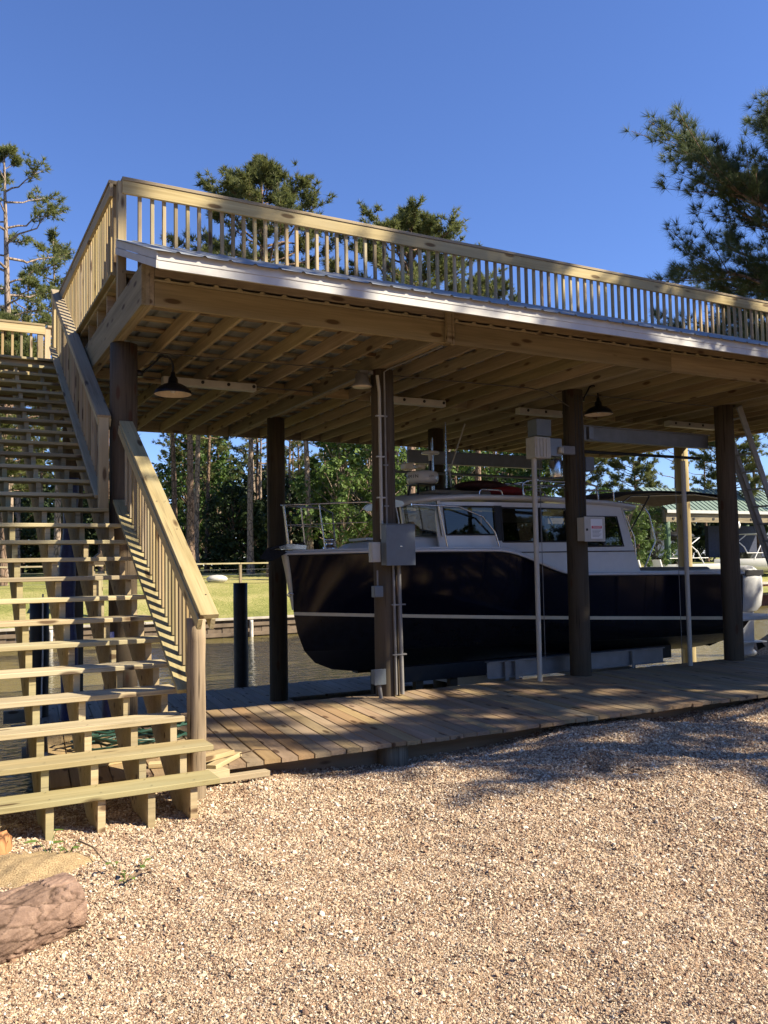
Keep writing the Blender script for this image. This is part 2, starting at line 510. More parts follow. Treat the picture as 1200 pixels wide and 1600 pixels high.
PILES = {}
def pile(name, x, y, z0, z1, r, mat, parent, taper=0.95, n=20, label=None, cat=None, group=None):
    """round post; the mesh runs along its local X so that the grain follows it"""
    key = (round(z1 - z0, 3), r, mat.name, taper)
    me = PILES.get(key)
    if me is None:
        L = z1 - z0
        vs, fs = [], []
        S = 10
        rr = random.Random(int(L * 1000))
        bx = [0] * (S + 1); bz = [0] * (S + 1)
        for i in range(1, S):
            bx[i] = rr.uniform(-1, 1) * 0.004; bz[i] = rr.uniform(-1, 1) * 0.004
        for i in range(S + 1):
            t = i / S
            rad = r * (1 + (taper - 1) * t)
            for k in range(n):
                a = 2 * math.pi * k / n
                q = rad * (1 + 0.02 * math.sin(3 * a + i * 0.7) + rr.uniform(-.006, .006))
                vs.append((L * t, q * math.cos(a) + bx[i], q * math.sin(a) + bz[i]))
        for i in range(S):
            for k in range(n):
                fs.append((i * n + k, i * n + (k + 1) % n, (i + 1) * n + (k + 1) % n, (i + 1) * n + k))
        nf = len(fs)
        fs += [tuple(range(n - 1, -1, -1)), tuple(S * n + k for k in range(n))]
        me = bpy.data.meshes.new(name)
        me.from_pydata(vs, [], fs)
        me.materials.append(mat)
        me.polygons.foreach_set('use_smooth', [i < nf for i in range(len(fs))])
        bm = bmesh.new(); bm.from_mesh(me); bmesh.ops.recalc_face_normals(bm, faces=bm.faces); bm.to_mesh(me); bm.free()
        PILES[key] = me
    o = bpy.data.objects.new(name, me)
    a = random.uniform(0, 6.28)
    mw = Matrix.Translation((x, y, z0)) @ Matrix(((0, 0, 1, 0), (0, 1, 0, 0), (1, 0, 0, 0), (0, 0, 0, 1))) @ Matrix.Rotation(a, 4, 'X')
    mw = Matrix.Translation((x, y, z0)) @ Matrix.Rotation(-math.pi / 2, 4, 'Y') @ Matrix.Rotation(a, 4, 'X')
    link(o, parent, mw)
    return tag(o, label, cat, group)

# ------------------------------------------------------------------ ground
def g_noise(x, y):
    return (0.011 * np.sin(8.3 * x + 1.7 * np.sin(3.1 * y)) * np.sin(9.1 * y + 1.3 * np.sin(4.3 * x)) + 0.006 * np.sin(17 * x - 9 * y) * np.sin(15 * y + 5 * x) + 0.018 * np.sin(1.7 * x + 0.6) * np.cos(1.3 * y - 0.4) + 0.012 * np.sin(3.9 * x - 1.1 * y) + 0.007 * np.sin(7.3 * y + 2.1 * x)
            + 0.004 * np.sin(13.1 * x + 4 * y) * np.sin(11.7 * y))
def bumpf(x, y, cx, cy, a, sx, sy):
    return a * np.exp(-((x - cx) / sx) ** 2 - ((y - cy) / sy) ** 2)
def ground_z(x, y):
    z = -0.115 + g_noise(x, y)
    z = z + bumpf(x, y, 6.1, 6.15, 0.12, 0.62, 0.5) + bumpf(x, y, 5.3, 5.9, 0.06, 0.6, 0.45) + bumpf(x, y, 8.6, 6.0, 0.07, 0.7, 0.7) + bumpf(x, y, 5.7, 4.9, 0.07, 0.7, 0.4)
    z = z + bumpf(x, y, 4.35, 6.1, -0.03, 0.5, 0.3) + bumpf(x, y, 3.7, 6.80, -0.12, 1.45, 0.34)
    z = z + bumpf(x, y, 4.82, 5.40, -0.17, 0.09, 0.08) + bumpf(x, y, 4.95, 5.12, -0.07, 0.13, 0.10) + bumpf(x, y, 4.95, 5.56, 0.06, 0.17, 0.08)
    z = z + bumpf(x, y, 7.15, 6.68, -0.17, 0.42, 0.26)
    z = z - np.clip(y - 6.95 - 8.0 * np.clip((x - 17.5) / 2.5, 0, 1), 0, 6) * 0.62
    return np.maximum(z, -2.2)

def grid_obj(name, xs, ys, zf, mat, kind, label=None):
    X, Y = np.meshgrid(xs, ys)
    Z = zf(X, Y)
    v = np.stack([X.ravel(), Y.ravel(), Z.ravel()], 1)
    nx, ny = len(xs), len(ys)
    i = np.arange(ny - 1)[:, None] * nx + np.arange(nx - 1)[None, :]
    q = np.stack([i, i + 1, i + nx + 1, i + nx], -1).reshape(-1, 4)
    me = np_mesh(name, v, None, q)
    me.materials.append(mat)
    me.polygons.foreach_set('use_smooth', [True] * len(me.polygons))
    o = bpy.data.objects.new(name, me)
    link(o, None, Matrix())
    return tag(o, label, None, None, kind)

xs = np.concatenate([np.linspace(-260, -8, 24), np.linspace(-7.5, -0.6, 20), np.linspace(-0.5, 9.5, 250), np.linspace(9.7, 30, 40), np.linspace(36, 300, 20)])
ys = np.concatenate([np.linspace(-320, -8, 24), np.linspace(-7.5, 1.2, 22), np.linspace(1.3, 7.4, 160), np.linspace(7.6, 19, 40)])
grid_obj('gravel_ground', xs, ys, ground_z, M['gravel'], 'structure', 'pale brown crushed stone ground in front of the dock')

def lawn_z(x, y):
    z = np.interp(y, [31.2, 33, 36, 40, 52, 80, 420], [-0.42, -0.2, 0.33, 0.74, 1.2, 1.6, 2.2])
    return z + 0.03 * np.sin(0.7 * x) * np.sin(0.5 * y) + 0.02 * np.sin(1.9 * x + y)
grid_obj('lawn', np.concatenate([np.linspace(-320, -12, 20), np.linspace(-10, 60, 70), np.linspace(64, 420, 20)]),
         np.concatenate([np.linspace(31.45, 60, 50), np.linspace(64, 420, 16)]), lawn_z, M['lawn'], 'structure', 'sunlit grass lawn across the canal')
MB().add([(-330, 8.2, -1.1), (430, 8.2, -1.1), (430, 31.4, -1.1), (-330, 31.4, -1.1)], [(0, 1, 2, 3)])
w_ = MB(); w_.add([(-330, 8.2, -1.1), (430, 8.2, -1.1), (430, 31.4, -1.1), (-330, 31.4, -1.1)], [(0, 1, 2, 3)])
w_.build('water', M['water'], None, 'olive brown canal water with ripples', None, None, 'structure', (0, 0, -1.1))

def stones():
    N = 1150000
    r = np.exp(rng.uniform(math.log(2.15), math.log(11.0), N))
    az = np.radians(np.where(rng.random(N) < 0.88, rng.uniform(-6, 60, N), rng.uniform(60, 88, N)))
    x, y = r * np.sin(az), r * np.cos(az)
    keep = (y < 6.95) & (y > 0.6) & (((x - 0.45) / 0.42) ** 2 + ((y - 5.32) / 0.30) ** 2 > rng.uniform(0.05, 1.25, N))
    x, y, r = x[keep], y[keep], r[keep]
    z = ground_z(x, y)
    n = len(x)
    s = np.exp(rng.normal(-0.05, 0.48, n)) * 0.0033 * np.clip(r / 4.2, 0.85, 1.8)
    s = np.minimum(s, 0.017)
    me = bpy.data.meshes.new('gravel_stones')
    me.vertices.add(n)
    co = np.stack([x, y, z + s * 0.25], 1).astype(np.float32)
    me.vertices.foreach_set('co', co.ravel())
    a = me.attributes.new('sc', 'FLOAT_VECTOR', 'POINT')
    scv = np.stack([s * rng.uniform(0.8, 1.7, n), s * rng.uniform(0.55, 1.1, n), s * rng.uniform(0.22, 0.6, n)], 1).astype(np.float32)
    a.data.foreach_set('vector', scv.ravel())
    b = me.attributes.new('rt', 'FLOAT_VECTOR', 'POINT')
    rot = np.stack([rng.normal(0, 0.55, n), rng.normal(0, 0.55, n), rng.uniform(0, 6.28, n)], 1).astype(np.float32)
    b.data.foreach_set('vector', rot.ravel())
    o = bpy.data.objects.new('gravel_stones', me)
    link(o, None, Matrix())
    tag(o, 'loose crushed stones and shell chips covering the ground', None, None, 'stuff')
    ng = bpy.data.node_groups.new('scatter_stones', 'GeometryNodeTree')
    ng.interface.new_socket('Geometry', in_out='INPUT', socket_type='NodeSocketGeometry')
    ng.interface.new_socket('Geometry', in_out='OUTPUT', socket_type='NodeSocketGeometry')
    N_ = ng.nodes; L_ = ng.links
    gi = N_.new('NodeGroupInput'); go = N_.new('NodeGroupOutput')
    iop = N_.new('GeometryNodeInstanceOnPoints')
    ico = N_.new('GeometryNodeMeshIcoSphere'); ico.inputs['Radius'].default_value = 1.0; ico.inputs['Subdivisions'].default_value = 1
    sm = N_.new('GeometryNodeSetMaterial'); sm.inputs['Material'].default_value = M['pebble']
    na = N_.new('GeometryNodeInputNamedAttribute'); na.data_type = 'FLOAT_VECTOR'; na.inputs['Name'].default_value = 'sc'
    nb = N_.new('GeometryNodeInputNamedAttribute'); nb.data_type = 'FLOAT_VECTOR'; nb.inputs['Name'].default_value = 'rt'
    er = N_.new('FunctionNodeEulerToRotation')
    L_.new(gi.outputs[0], iop.inputs['Points'])
    L_.new(ico.outputs['Mesh'], sm.inputs['Geometry'])
    L_.new(sm.outputs[0], iop.inputs['Instance'])
    L_.new(na.outputs['Attribute'], iop.inputs['Scale'])
    L_.new(nb.outputs['Attribute'], er.inputs[0])
    L_.new(er.outputs[0], iop.inputs['Rotation'])
    L_.new(iop.outputs[0], go.inputs[0])
    md = o.modifiers.new('scatter', 'NODES'); md.node_group = ng
stones()

# ------------------------------------------------------------------ boathouse
PX = [1.78, 4.92, 7.98, 11.08, 14.15]
X0, X1 = 1.65, 14.42                     # outer ends of the roof
bh = thing('boathouse', (8.0, 9.2, -0.2), 'open timber boathouse on round posts with a railed roof deck', 'boathouse')
for x in PX:
    pile('post', x, 9.2, -1.9, 4.0, 0.15, M['pile'], bh)
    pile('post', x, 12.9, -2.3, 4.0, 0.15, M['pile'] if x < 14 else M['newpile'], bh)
BX = []                                   # (left face, right face) of each carrying beam
for x in PX:
    a = x - 0.13 if x < 14 else x - 0.02
    BX.append((a, a + 0.115) if x < 2 or x > 14 else (a - 0.01, a + 0.15))
for a, b in BX:
    wdt = b - a
    n = 3 if wdt < 0.12 else 4
    for k in range(n):
        xx = a + (k + 0.5) * wdt / n
        ys = 7.71 if (a < 2 or a > 14) else 7.757
        board('beam', (xx, ys + 0.004 * (k % 2), 4.195 + 0.002 * k), (xx, 15.02, 4.195 + 0.002 * k), wdt / n - 0.001, 0.385, M['frame'], bh)
JZ = 4.078                                # joist centre height (4.0 .. 4.235)
for i in range(4):
    l, r_ = BX[i][1], BX[i + 1][0]
    board('rim_board', (l + 0.002, 14.99, 4.112), (r_ - 0.002, 14.99, 4.112), 0.038, 0.235, M['frame'], bh)
    n = 6
    mid = 11.02
    for k in range(n):
        x = l + (r_ - l) * (k + 1) / (n + 1)
        board('joist', (x, 7.758, JZ), (x, mid + 0.25, JZ + random.uniform(-.004, .004)), 0.038, 0.15, M['frame'], bh)
        x2 = x + 0.05
        board('joist', (x2, mid - 0.25, JZ), (x2, 14.965, JZ), 0.038, 0.15, M['frame'], bh)
    for k in range(n + 1):
        xa = l + (r_ - l) * k / (n + 1) + 0.022
        xb = l + (r_ - l) * (k + 1) / (n + 1) - 0.022
        if k > 0: xa += 0.05
        board('blocking', (xa, mid, JZ), (xb, mid, JZ), 0.036, 0.14, M['frame'], bh)
    y = 7.86
    while y < 14.9:
        board('purlin', (l + 0.004, y, 4.172), (r_ - 0.004, y, 4.172), 0.089, 0.036, M['frame'], bh)
        y += 0.42
    # ribbed metal sheet over the purlins, seen from below
    m = MB()
    xs_ = []
    x = l + 0.003
    while x < r_ - 0.03:
        xs_ += [(x, 0), (x + 0.17, 0), (x + 0.185, 0.022), (x + 0.205, 0.022), (x + 0.22, 0)]
        x += 0.23
    xs_ = [(a, b) for a, b in xs_ if a < r_ - 0.004] + [(r_ - 0.003, 0)]
    vs = [(a, 7.752, 4.192 + b) for a, b in xs_] + [(a, 15.0, 4.192 + b) for a, b in xs_]
    nn = len(xs_)
    m.add(vs, [(k, k + 1, nn + k + 1, nn + k) for k in range(nn - 1)])
    m.build('ceiling_panel', M['soffit'], bh)
    # closure strip with rib ends on top of the front rim
    m = MB()
    m.box(l - (0.16 if i else 0), r_ + 0.002, 7.70, 7.748, 4.236, 4.254)
    x = l + 0.12
    while x < r_ - 0.05:
        m.prism([(x - 0.03, 4.2545), (x + 0.03, 4.2545), (x + 0.014, 4.271), (x - 0.014, 4.271)], 'y', 7.685, 7.735)
        x += 0.23
    m.build('closure_strip', M['frame'], bh)

for xa, xb in ((BX[0][1] + 0.003, 4.93), (4.934, 8.35), (8.354, 11.6), (11.604, BX[4][0] - 0.003)):
    board('rim_board', (xa, 7.73, 4.116), (xb, 7.73, 4.116), 0.038, 0.235, M['frame'], bh)
    board('rim_board', (xa, 7.722, 4.40), (xb, 7.722, 4.40), 0.036, 0.235, M['frame'], bh)
# deck on top: joists running along x, planks along y
y = 8.95
while y < 15.0:
    board('deck_joist', (X0 + 0.02, y, 4.51), (X1 - 0.02, y, 4.51), 0.038, 0.23, M['frame'], bh)
    y += 0.62
board('side_board', (X0 + 0.14, 8.9, 4.515), (X0 + 0.14, 14.96, 4.515), 0.03, 0.225, M['frame'], bh)
y = 8.93
while y < 14.98:
    board('deck_plank', (X0 + 0.005, y, 4.645), (X1, y, 4.645), 0.138, 0.032, M['stair'], bh)
    y += 0.1465
# skirt roof with white siding fascia
SL = 0.408
EY, EZ = 7.08, 4.295
m = MB()
cols = []
x = X0 - 0.03
while x < X1 + 0.03:
    cols += [(x, 0), (x + 0.17, 0), (x + 0.187, 0.014), (x + 0.203, 0.014), (x + 0.22, 0)]
    x += 0.23
nn = len(cols)
for off in (0.0, -0.006):
    vs = [(a, EY - 0.05, EZ - 0.05 * SL + b + off) for a, b in cols] + [(a, 8.84, EZ + (8.84 - EY) * SL + b + off) for a, b in cols]
    m.add(vs, [(k, k + 1, nn + k + 1, nn + k) for k in range(nn - 1)])
m.build('skirt_roof', M['roofmetal'], bh)
x = X0
seg = 0
while x < X1 - 0.01:
    xe = min(x + 3.66, X1)
    m = MB()
    m.prism([(EY - 0.022, EZ - 0.165), (EY - 0.004, EZ - 0.165), (EY - 0.004, EZ - 0.098), (EY - 0.012, EZ - 0.092)], 'x', x + 0.001, xe - 0.001)
    m.prism([(EY - 0.018, EZ - 0.090), (EY - 0.004, EZ - 0.094), (EY - 0.004, EZ - 0.004), (EY - 0.010, EZ - 0.004)], 'x', x + 0.001, xe - 0.001)
    m.build('fascia', M['siding'], bh)
    x = xe
board('fascia_backing', (X0 + 0.02, EY + 0.018, EZ - 0.09), (X1, EY + 0.018, EZ - 0.09), 0.036, 0.14, M['frame'], bh)
x = X0 + 0.25
while x < X1:
    board('skirt_rafter', (x, EY + 0.04, EZ - 0.075), (x, 8.8, EZ - 0.075 + (8.76 - EY) * SL), 0.038, 0.10, M['frame'], bh)
    x += 0.61
for side in (X0 - 0.018, X1 + 0.002):
    m = MB()
    for lo, hi, pr in ((-0.165, -0.095, 0.0), (-0.090, -0.012, 0.005)):
        m.prism([(EY - 0.024, EZ + lo), (8.87, EZ + lo + (8.87 - EY) * SL), (8.87, EZ + hi + (8.87 - EY) * SL), (EY - 0.024, EZ + hi)], 'x', side + pr, side + 0.016)
    m.build('return_trim', M['siding'], bh)

# railings
def railing(parent, p0, p1, posts, z0=4.66, top=5.62, face=-1, spacing=0.127, name='railing'):
    """level railing from p0 to p1 (x, y); face: side on which the 2x6 face board sits"""
    p0, p1 = Vector((p0[0], p0[1], 0)), Vector((p1[0], p1[1], 0))
    d = (p1 - p0); L = d.length; d.normalize()
    nrm = Vector((-d.y, d.x, 0)) * face
    r_ = board(name, p0 + Vector((0, 0, top + 0.045)), p1 + Vector((0, 0, top + 0.045)), 0.14, 0.036, M['rail'], parent)
    f0 = p0 + nrm * 0.042; f1 = p1 + nrm * 0.042
    board('face_board', f0 + Vector((0, 0, top - 0.043)), f1 + Vector((0, 0, top - 0.043)), 0.036, 0.138, M['rail'], r_)
    board('bottom_rail', p0 + Vector((0, 0, z0 + 0.02)) + nrm * 0.005, p1 + Vector((0, 0, z0 + 0.02)) + nrm * 0.005, 0.09, 0.034, M['rail'], r_)
    n = int(L / spacing)
    for k in range(n):
        q = p0 + d * ((k + 0.5) * L / n + random.uniform(-.004, .004))
        if any(abs((q - p0).length - t) < 0.07 for t in posts): continue
        board('baluster', q + Vector((0, 0, z0 + 0.039)), q + Vector((0, 0, top + 0.024)), 0.038, 0.036, M['rail'], r_, up=nrm)
    for t in posts:
        q = p0 + d * t
        board('railing_post', q + Vector((0, 0, z0 - 0.45)), q + Vector((0, 0, top + 0.02)), 0.088, 0.088, M['rail'], r_, up=d)
    return r_
railing(bh, (X0 + 0.045, 8.885), (X1, 8.885), [0.0, 12.68], face=-1)
railing(bh, (X0, 8.96), (X0, 13.15), [4.15], face=1)
railing(bh, (X0, 14.96), (X1, 14.96), [0.0, 3.2, 6.3, 9.4, 12.3], face=1)
railing(bh, (X1 - 0.03, 8.96), (X1 - 0.03, 14.9), [2.9], face=-1)

# ------------------------------------------------------------------ staircase
st = thing('staircase', (0.8, 5.8, -0.12), 'pale new timber staircase with open risers rising past the boathouse side', 'staircase')
RISE, RUN, YT, ZT, NT_ = 4.5 / 26, 0.275, 5.775, 0.15, 26
def nose(y): return ZT + (y - YT) * RISE / RUN
LX = -0.25
for k in range(NT_):
    y, z = YT + k * RUN, ZT + k * RISE
    xr = 1.765 if k == 0 else (1.80 if k == 1 else (1.66 if k == 2 else (1.685 if k < 12 else 1.61)))
    xr += random.uniform(-.008, .008)
    board('tread', (LX, y + 0.143 - 0.02, z - 0.019 + random.uniform(-.003, .003)), (xr, y + 0.143 - 0.02, z - 0.019 + random.uniform(-.003, .003)), 0.286, 0.038, M['stair'], st)
def stringer_poly():
    top = []
    y0 = YT + 0.02
    top.append((y0, -0.22)); top.append((y0, ZT - 0.04))
    for k in range(NT_):
        y = YT + k * RUN + 0.02; z = ZT + k * RISE - 0.04
        top.append((y, z)); top.append((y + RUN, z))
    ye, ze = top[-1]
    top = [top[0]] + top[2:]
    low = [(ye, ze - 0.30), (y0 + 0.32, -0.22)]
    return top + low
SP = stringer_poly()
for x in (1.59, 1.305, 0.985, 0.67, 0.36, 0.05, -0.2):
    m = MB()
    m.prism(SP, 'x', x - 0.024, x + 0.024)
    o = m.build('stringer', M['stair'], st)
# round newel at the foot
pile('newel_post', 1.765, 6.36, -0.5, 1.215, 0.072, M['newel'], st, 0.97)
def stair_rail(parent, x, y0, y1, h0, side, capx, board_x, bal_x, capw=0.14):
    """sloped rail: cap, side boards under it, sloped bottom board, upright balusters"""
    s = RISE / RUN
    up = Vector((0, -s, 1)).normalized()
    def P(xx, y, dz): return Vector((xx, y, nose(y) + dz))
    cap = board('handrail', P(capx, y0, h0), P(capx, y1, h0), capw, 0.036, M['stair'], parent, up=up)
    for dx in (-0.048, 0.048):
        board('side_rail', P(bal_x + dx, y0 + 0.03, h0 - 0.075), P(bal_x + dx, y1, h0 - 0.075), 0.034, 0.088, M['stair'], cap, up=up)
    board('bottom_rail', P(board_x, y0 + (0.40 if x > 1.6 else 0.05), 0.10), P(board_x, y1, 0.10), 0.13, 0.036, M['stair'], cap, up=up)
    n = int((y1 - y0 - 0.25) / 0.112)
    for k in range(n):
        y = y0 + 0.30 + k * 0.112
        if y > y1 - 0.03: break
        board('baluster', P(bal_x, y, 0.125), P(bal_x, y, h0 - 0.035), 0.038, 0.036, M['rail'], cap, up=(0, 1, 0))
    return cap
stair_rail(st, 1.7, 6.03, 9.03, 0.93, 1, 1.772, 1.705, 1.757)
stair_rail(st, 1.55, 9.06, 13.1, 0.965, 1, 1.555, 1.535, 1.565)
board('newel_post', (1.555, 9.11, nose(9.075)), (1.555, 9.11, nose(9.11) + 0.93), 0.10, 0.09, M['rail'], st, up=(0, 1, 0))
board('newel_post', (1.555, 13.12, 4.45), (1.555, 13.12, 5.63), 0.09, 0.09, M['rail'], st, up=(0, 1, 0))
def screws(name, parent, pts, nrm, r=0.0055):
    m = MB()
    nrm = Vector(nrm).normalized(); a = nrm.orthogonal().normalized(); b = nrm.cross(a)
    for p in pts:
        p = Vector(p)
        m.add([p + nrm * 0.0012 + (a * math.cos(k * 1.047) + b * math.sin(k * 1.047)) * r for k in range(6)], [tuple(range(6))])
    o = m.build(name, M['black'], parent); o['kind'] = 'stuff'
    return o
up_ = Vector((0, -RISE / RUN, 1)).normalized()
screws('screw_heads', st, [Vector((1.772 + dx, y + random.uniform(-.02, .02), nose(y) + 0.93)) + up_ * 0.018 for y in np.arange(6.25, 9.0, 0.42) for dx in (-0.035, 0.035)], up_, 0.006)
screws('screw_heads', st, [(x + random.uniform(-.006, .006), YT + k * RUN - 0.02 + 0.143 + dy, ZT + k * RISE + 0.0035) for k in range(10) for x in (1.59, 1.305, 0.985, 0.67, 0.36) for dy in (-0.1, 0.09)], (0, 0, 1))
# landing
for k in range(14):
    y = YT + NT_ * RUN + 0.05 + k * 0.146
    if y > 15.0: break
    board('landing_plank', (LX, y, 4.632), (1.64, y, 4.632), 0.138, 0.034, M['stair'], st)
for y in (13.0, 13.9, 14.9):
    board('landing_joist', (LX, y, 4.51), (1.62, y, 4.51), 0.038, 0.2, M['frame'], st)
railing(st, (LX, 14.9), (1.60, 14.9), [0.05, 1.78], face=-1, spacing=0.142)
pile('landing_post', -0.1, 13.3, -2.3, 4.4, 0.13, M['pile'], st)
pile('landing_post', -0.1, 9.2, -2.3, 1.9, 0.13, M['pile'], st)

# ------------------------------------------------------------------ docks
dk = thing('dock', (8, 8, -0.2), 'brown plank dock between the gravel and the boat slip', 'dock')
DS = 0.10                                # the planks run a little skew
def plank_mesh(name, y0, y1, w, h, skew, mat):
    """local X along the plank"""
    L = y1 - y0
    c = 0.004
    def ring(xx):
        prof = [(-w / 2, -h), (w / 2, -h), (w / 2, -c), (w / 2 - c, 0), (-w / 2 + c, 0), (-w / 2, -c)]
        return [(xx - skew * a, a, b) for a, b in prof]
    vs = ring(0) + ring(L)
    fs = [(5, 4, 3, 2, 1, 0), (6, 7, 8, 9, 10, 11)] + [(i, (i + 1) % 6, 6 + (i + 1) % 6, 6 + i) for i in range(6)]
    me = bpy.data.meshes.new(name); me.from_pydata(vs, [], fs); me.materials.append(mat); me.update()
    return me
def lay_planks(parent, name, x0, x1, y0, y1, z, mat, pitch, gap, skew, skip=lambda x: False):
    me = plank_mesh(name, y0, y1, pitch - gap, 0.036, skew, mat)
    th = math.atan(skew)
    x = x0
    while x < x1:
        if not skip(x):
            o = bpy.data.objects.new(name, me)
            a = math.pi / 2 - th
            mw = Matrix.Translation((x, y0 + random.uniform(-.012, .012), z + random.uniform(-.002, .003))) @ Matrix.Rotation(a + random.uniform(-.0012, .0012), 4, 'Z')
            link(o, parent, mw)
        x += pitch
lay_planks(dk, 'plank', 0.85, 15.6, 6.72, 9.37, 0.0, M['dock'], 0.1505, 0.009, DS)
for y in (6.99, 7.9, 9.28):
    board('stringer', (0.85, y, -0.14), (15.6, y, -0.14), 0.04, 0.19, M['dock'], dk)
for x in (0.95, 3.74, 6.9, 10.0, 13.1):
    pile('pile', x, 7.18 if x != 3.74 else 6.93, -1.5, -0.04, 0.15, M['pile'] if x != 3.74 else M['newel'], dk)
gd = thing('lower_dock', (3, 12, -0.8), 'weathered grey plank dock lower down behind the brown dock', 'dock')
lay_planks(gd, 'plank', 1.05, 4.72, 9.5, 14.65, -0.55, M['greydock'], 0.152, 0.008, 0.10)
lay_planks(gd, 'plank', 5.12, 8.2, 13.05, 14.65, -0.55, M['greydock'], 0.152, 0.008, 0.10)
for y in (9.6, 11.5, 13.2, 14.6):
    board('stringer', (1.0, y, -0.69), (8.4 if y > 13 else 4.9, y, -0.69), 0.04, 0.2, M['greydock'], gd)
for x, y in ((1.2, 10.4), (4.6, 11.0), (6.2, 14.4), (8.2, 14.4), (8.2, 13.2)):
    pile('pile', x, y, -2.3, -0.6, 0.11, M['pile'], gd)

pile('mooring_pile', 4.93, 14.80, -2.3, 1.30, 0.128, M['blackwrap'], None, 1.0, 20, 'short black wrapped pile standing in the canal at the edge of the grey dock', 'pile')
pile('mooring_pile', 1.40, 13.5, -2.3, 1.15, 0.135, M['blackwrap'], None, 1.0, 20, 'short black wrapped pile seen behind the stair treads', 'pile')

# tarps, rope, hose
m = MB()
zz = np.linspace(-0.5, 2.9, 22)
m.tube([(1.70 + 0.02 * math.sin(z * 3), 12.70, z) for z in zz], [0.10 + 0.02 * math.sin(5.1 * z) for z in zz], 12)
o = m.build('rolled_tarp', M['blue'], None, 'tall blue rolled tarp leaning on the rear post behind the stairs', 'tarp')
m = MB()
zz = np.linspace(0.0, 0.95, 12)
m.tube([(1.60, 9.06, z) for z in zz], [0.05 + 0.012 * math.sin(9 * z) for z in zz], 10)
m.build('rolled_tarp', M['blue'], None, 'short blue rolled tarp standing on the dock by the stair side post', 'tarp')
m = MB()
m.tube([(1.42, 13.24, 1.25), (1.425, 13.24, 0.4), (1.40, 13.2, -0.52)], 0.012, 6)
m.build('rope', M['rope'], None, 'thin white rope hanging down the dark pile behind the stairs', 'rope')
m = MB()
pts = []
for k in range(150):
    a = k * 0.27
    r_ = 0.36 + 0.07 * math.sin(k * 0.61) + 0.03 * math.sin(k * 1.7)
    pts.append((1.62 + r_ * math.cos(a) * 1.15, 8.0 + r_ * math.sin(a) * 0.8, 0.02 + 0.0011 * k + 0.012 * math.sin(k * 2.1)))
m.tube(pts, 0.011, 6)
m.build('garden_hose', M['hose'], None, 'dark green hose coiled on the dock under the stairs', 'hose')
# scrap timber
for p0, p1, w, h, lab in (
        ((1.95, 6.62, 0.022), (2.28, 6.98, 0.022), 0.09, 0.038, 'short pale offcut lying on the dock corner just behind the round newel'),
        ((1.80, 6.72, 0.062), (2.19, 6.92, 0.064), 0.14, 0.038, 'topmost wide offcut of the small heap behind the round newel'),
        ((1.55, 6.98, 0.022), (1.95, 6.86, 0.022), 0.09, 0.038, 'offcut under the stairs leaning against the heap of scrap'),
        ((1.20, 7.25, 0.022), (1.70, 7.35, 0.022), 0.09, 0.038, 'long offcut lying on the dock by the coiled hose'),
        ((1.82, 6.53, -0.055), (2.42, 6.62, -0.075), 0.09, 0.045, 'pale timber offcut lying on the gravel beside the lowest stair tread'),
        ((1.72, 6.52, -0.02), (2.06, 6.60, -0.015), 0.14, 0.06, 'thick block of scrap timber wedged against the dock edge')):
    o = board('timber_offcut', p0, p1, w, h, M['scrap'], None)
    tag(o, lab, 'offcut', 'offcuts of timber near the newel post')

# ------------------------------------------------------------------ lamps, conduits, boxes
def barn_lamp(x, y, z, px, label):
    """z: rim height of the shade; px: x of the post face it is fixed to"""
    t = thing('barn_lamp', (x, y, z), label, 'lamp', 'barn lamps under the roof')
    m = MB()
    m.lathe((x, y, z), [(0.205, 0.0), (0.207, 0.008), (0.19, 0.045), (0.15, 0.085), (0.10, 0.112), (0.055, 0.128), (0.048, 0.185), (0.03, 0.20), (0.022, 0.25), (0.0, 0.252)], 32)
    m.build('shade', M['lamp'], t)
    m = MB()
    m.lathe((x, y, z), [(0.200, 0.004), (0.185, 0.040), (0.145, 0.078), (0.095, 0.104), (0.0, 0.108)], 32)
    m.build('reflector', M['lampin'], t)
    m = MB()
    m.lathe((x, y, z), [(0.0, 0.018), (0.025, 0.024), (0.033, 0.05), (0.02, 0.085), (0.014, 0.105)], 14)
    m.build('bulb', M['white'], t)
    m = MB()
    s = 1 if x > px else -1
    pts = [(x, y, z + 0.24), (x, y, z + 0.33)]
    for k in range(1, 9):
        a = k / 8 * math.pi * 0.9
        pts.append((x - s * 0.09 * (1 - math.cos(a)), y, z + 0.33 + 0.09 * math.sin(a)))
    pts += [(px + s * 0.06, y, z + 0.22), (px, y, z + 0.20)]
    m.tube(pts, 0.012, 8)
    m.lathe((px + s * 0.01, y, z + 0.17), [(0.0, 0), (0.05, 0.0), (0.05, 0.06), (0.0, 0.06)], 14)
    m.build('gooseneck', M['lamp'], t)
barn_lamp(2.31, 9.2, 3.50, 1.93, 'black barn lamp on a gooseneck beside the stair side post')
barn_lamp(8.46, 9.2, 3.69, 8.13, 'black barn lamp hanging right of the post with the white danger box')
t = thing('flood_light', (4.64, 9.2, 3.78), 'small round flood light fixed left of the post with the grey panel', 'lamp')
MB().lathe((4.64, 9.2, 3.78), [(0.0, 0.02), (0.10, 0.02), (0.125, 0.0), (0.13, 0.01), (0.09, 0.06), (0.08, 0.16), (0, 0.17)], 24).build('housing', M['conduit'], t)
MB().lathe((4.64, 9.2, 3.775), [(0.0, 0.0), (0.115, 0.0), (0.115, 0.012), (0.0, 0.012)], 24).build('lens', M['lampin'], t)
MB().box(4.60, 4.78, 9.16, 9.24, 3.94, 3.985).build('bracket', M['conduit'], t)
strip_lab = ['white strip fixture with knockout holes behind the leftmost barn lamp', 'white strip fixture with knockout holes just right of the post with the grey panel',
             'white strip fixture with knockout holes above the lift motor boxes', 'white strip fixture with knockout holes left of the ladder top']
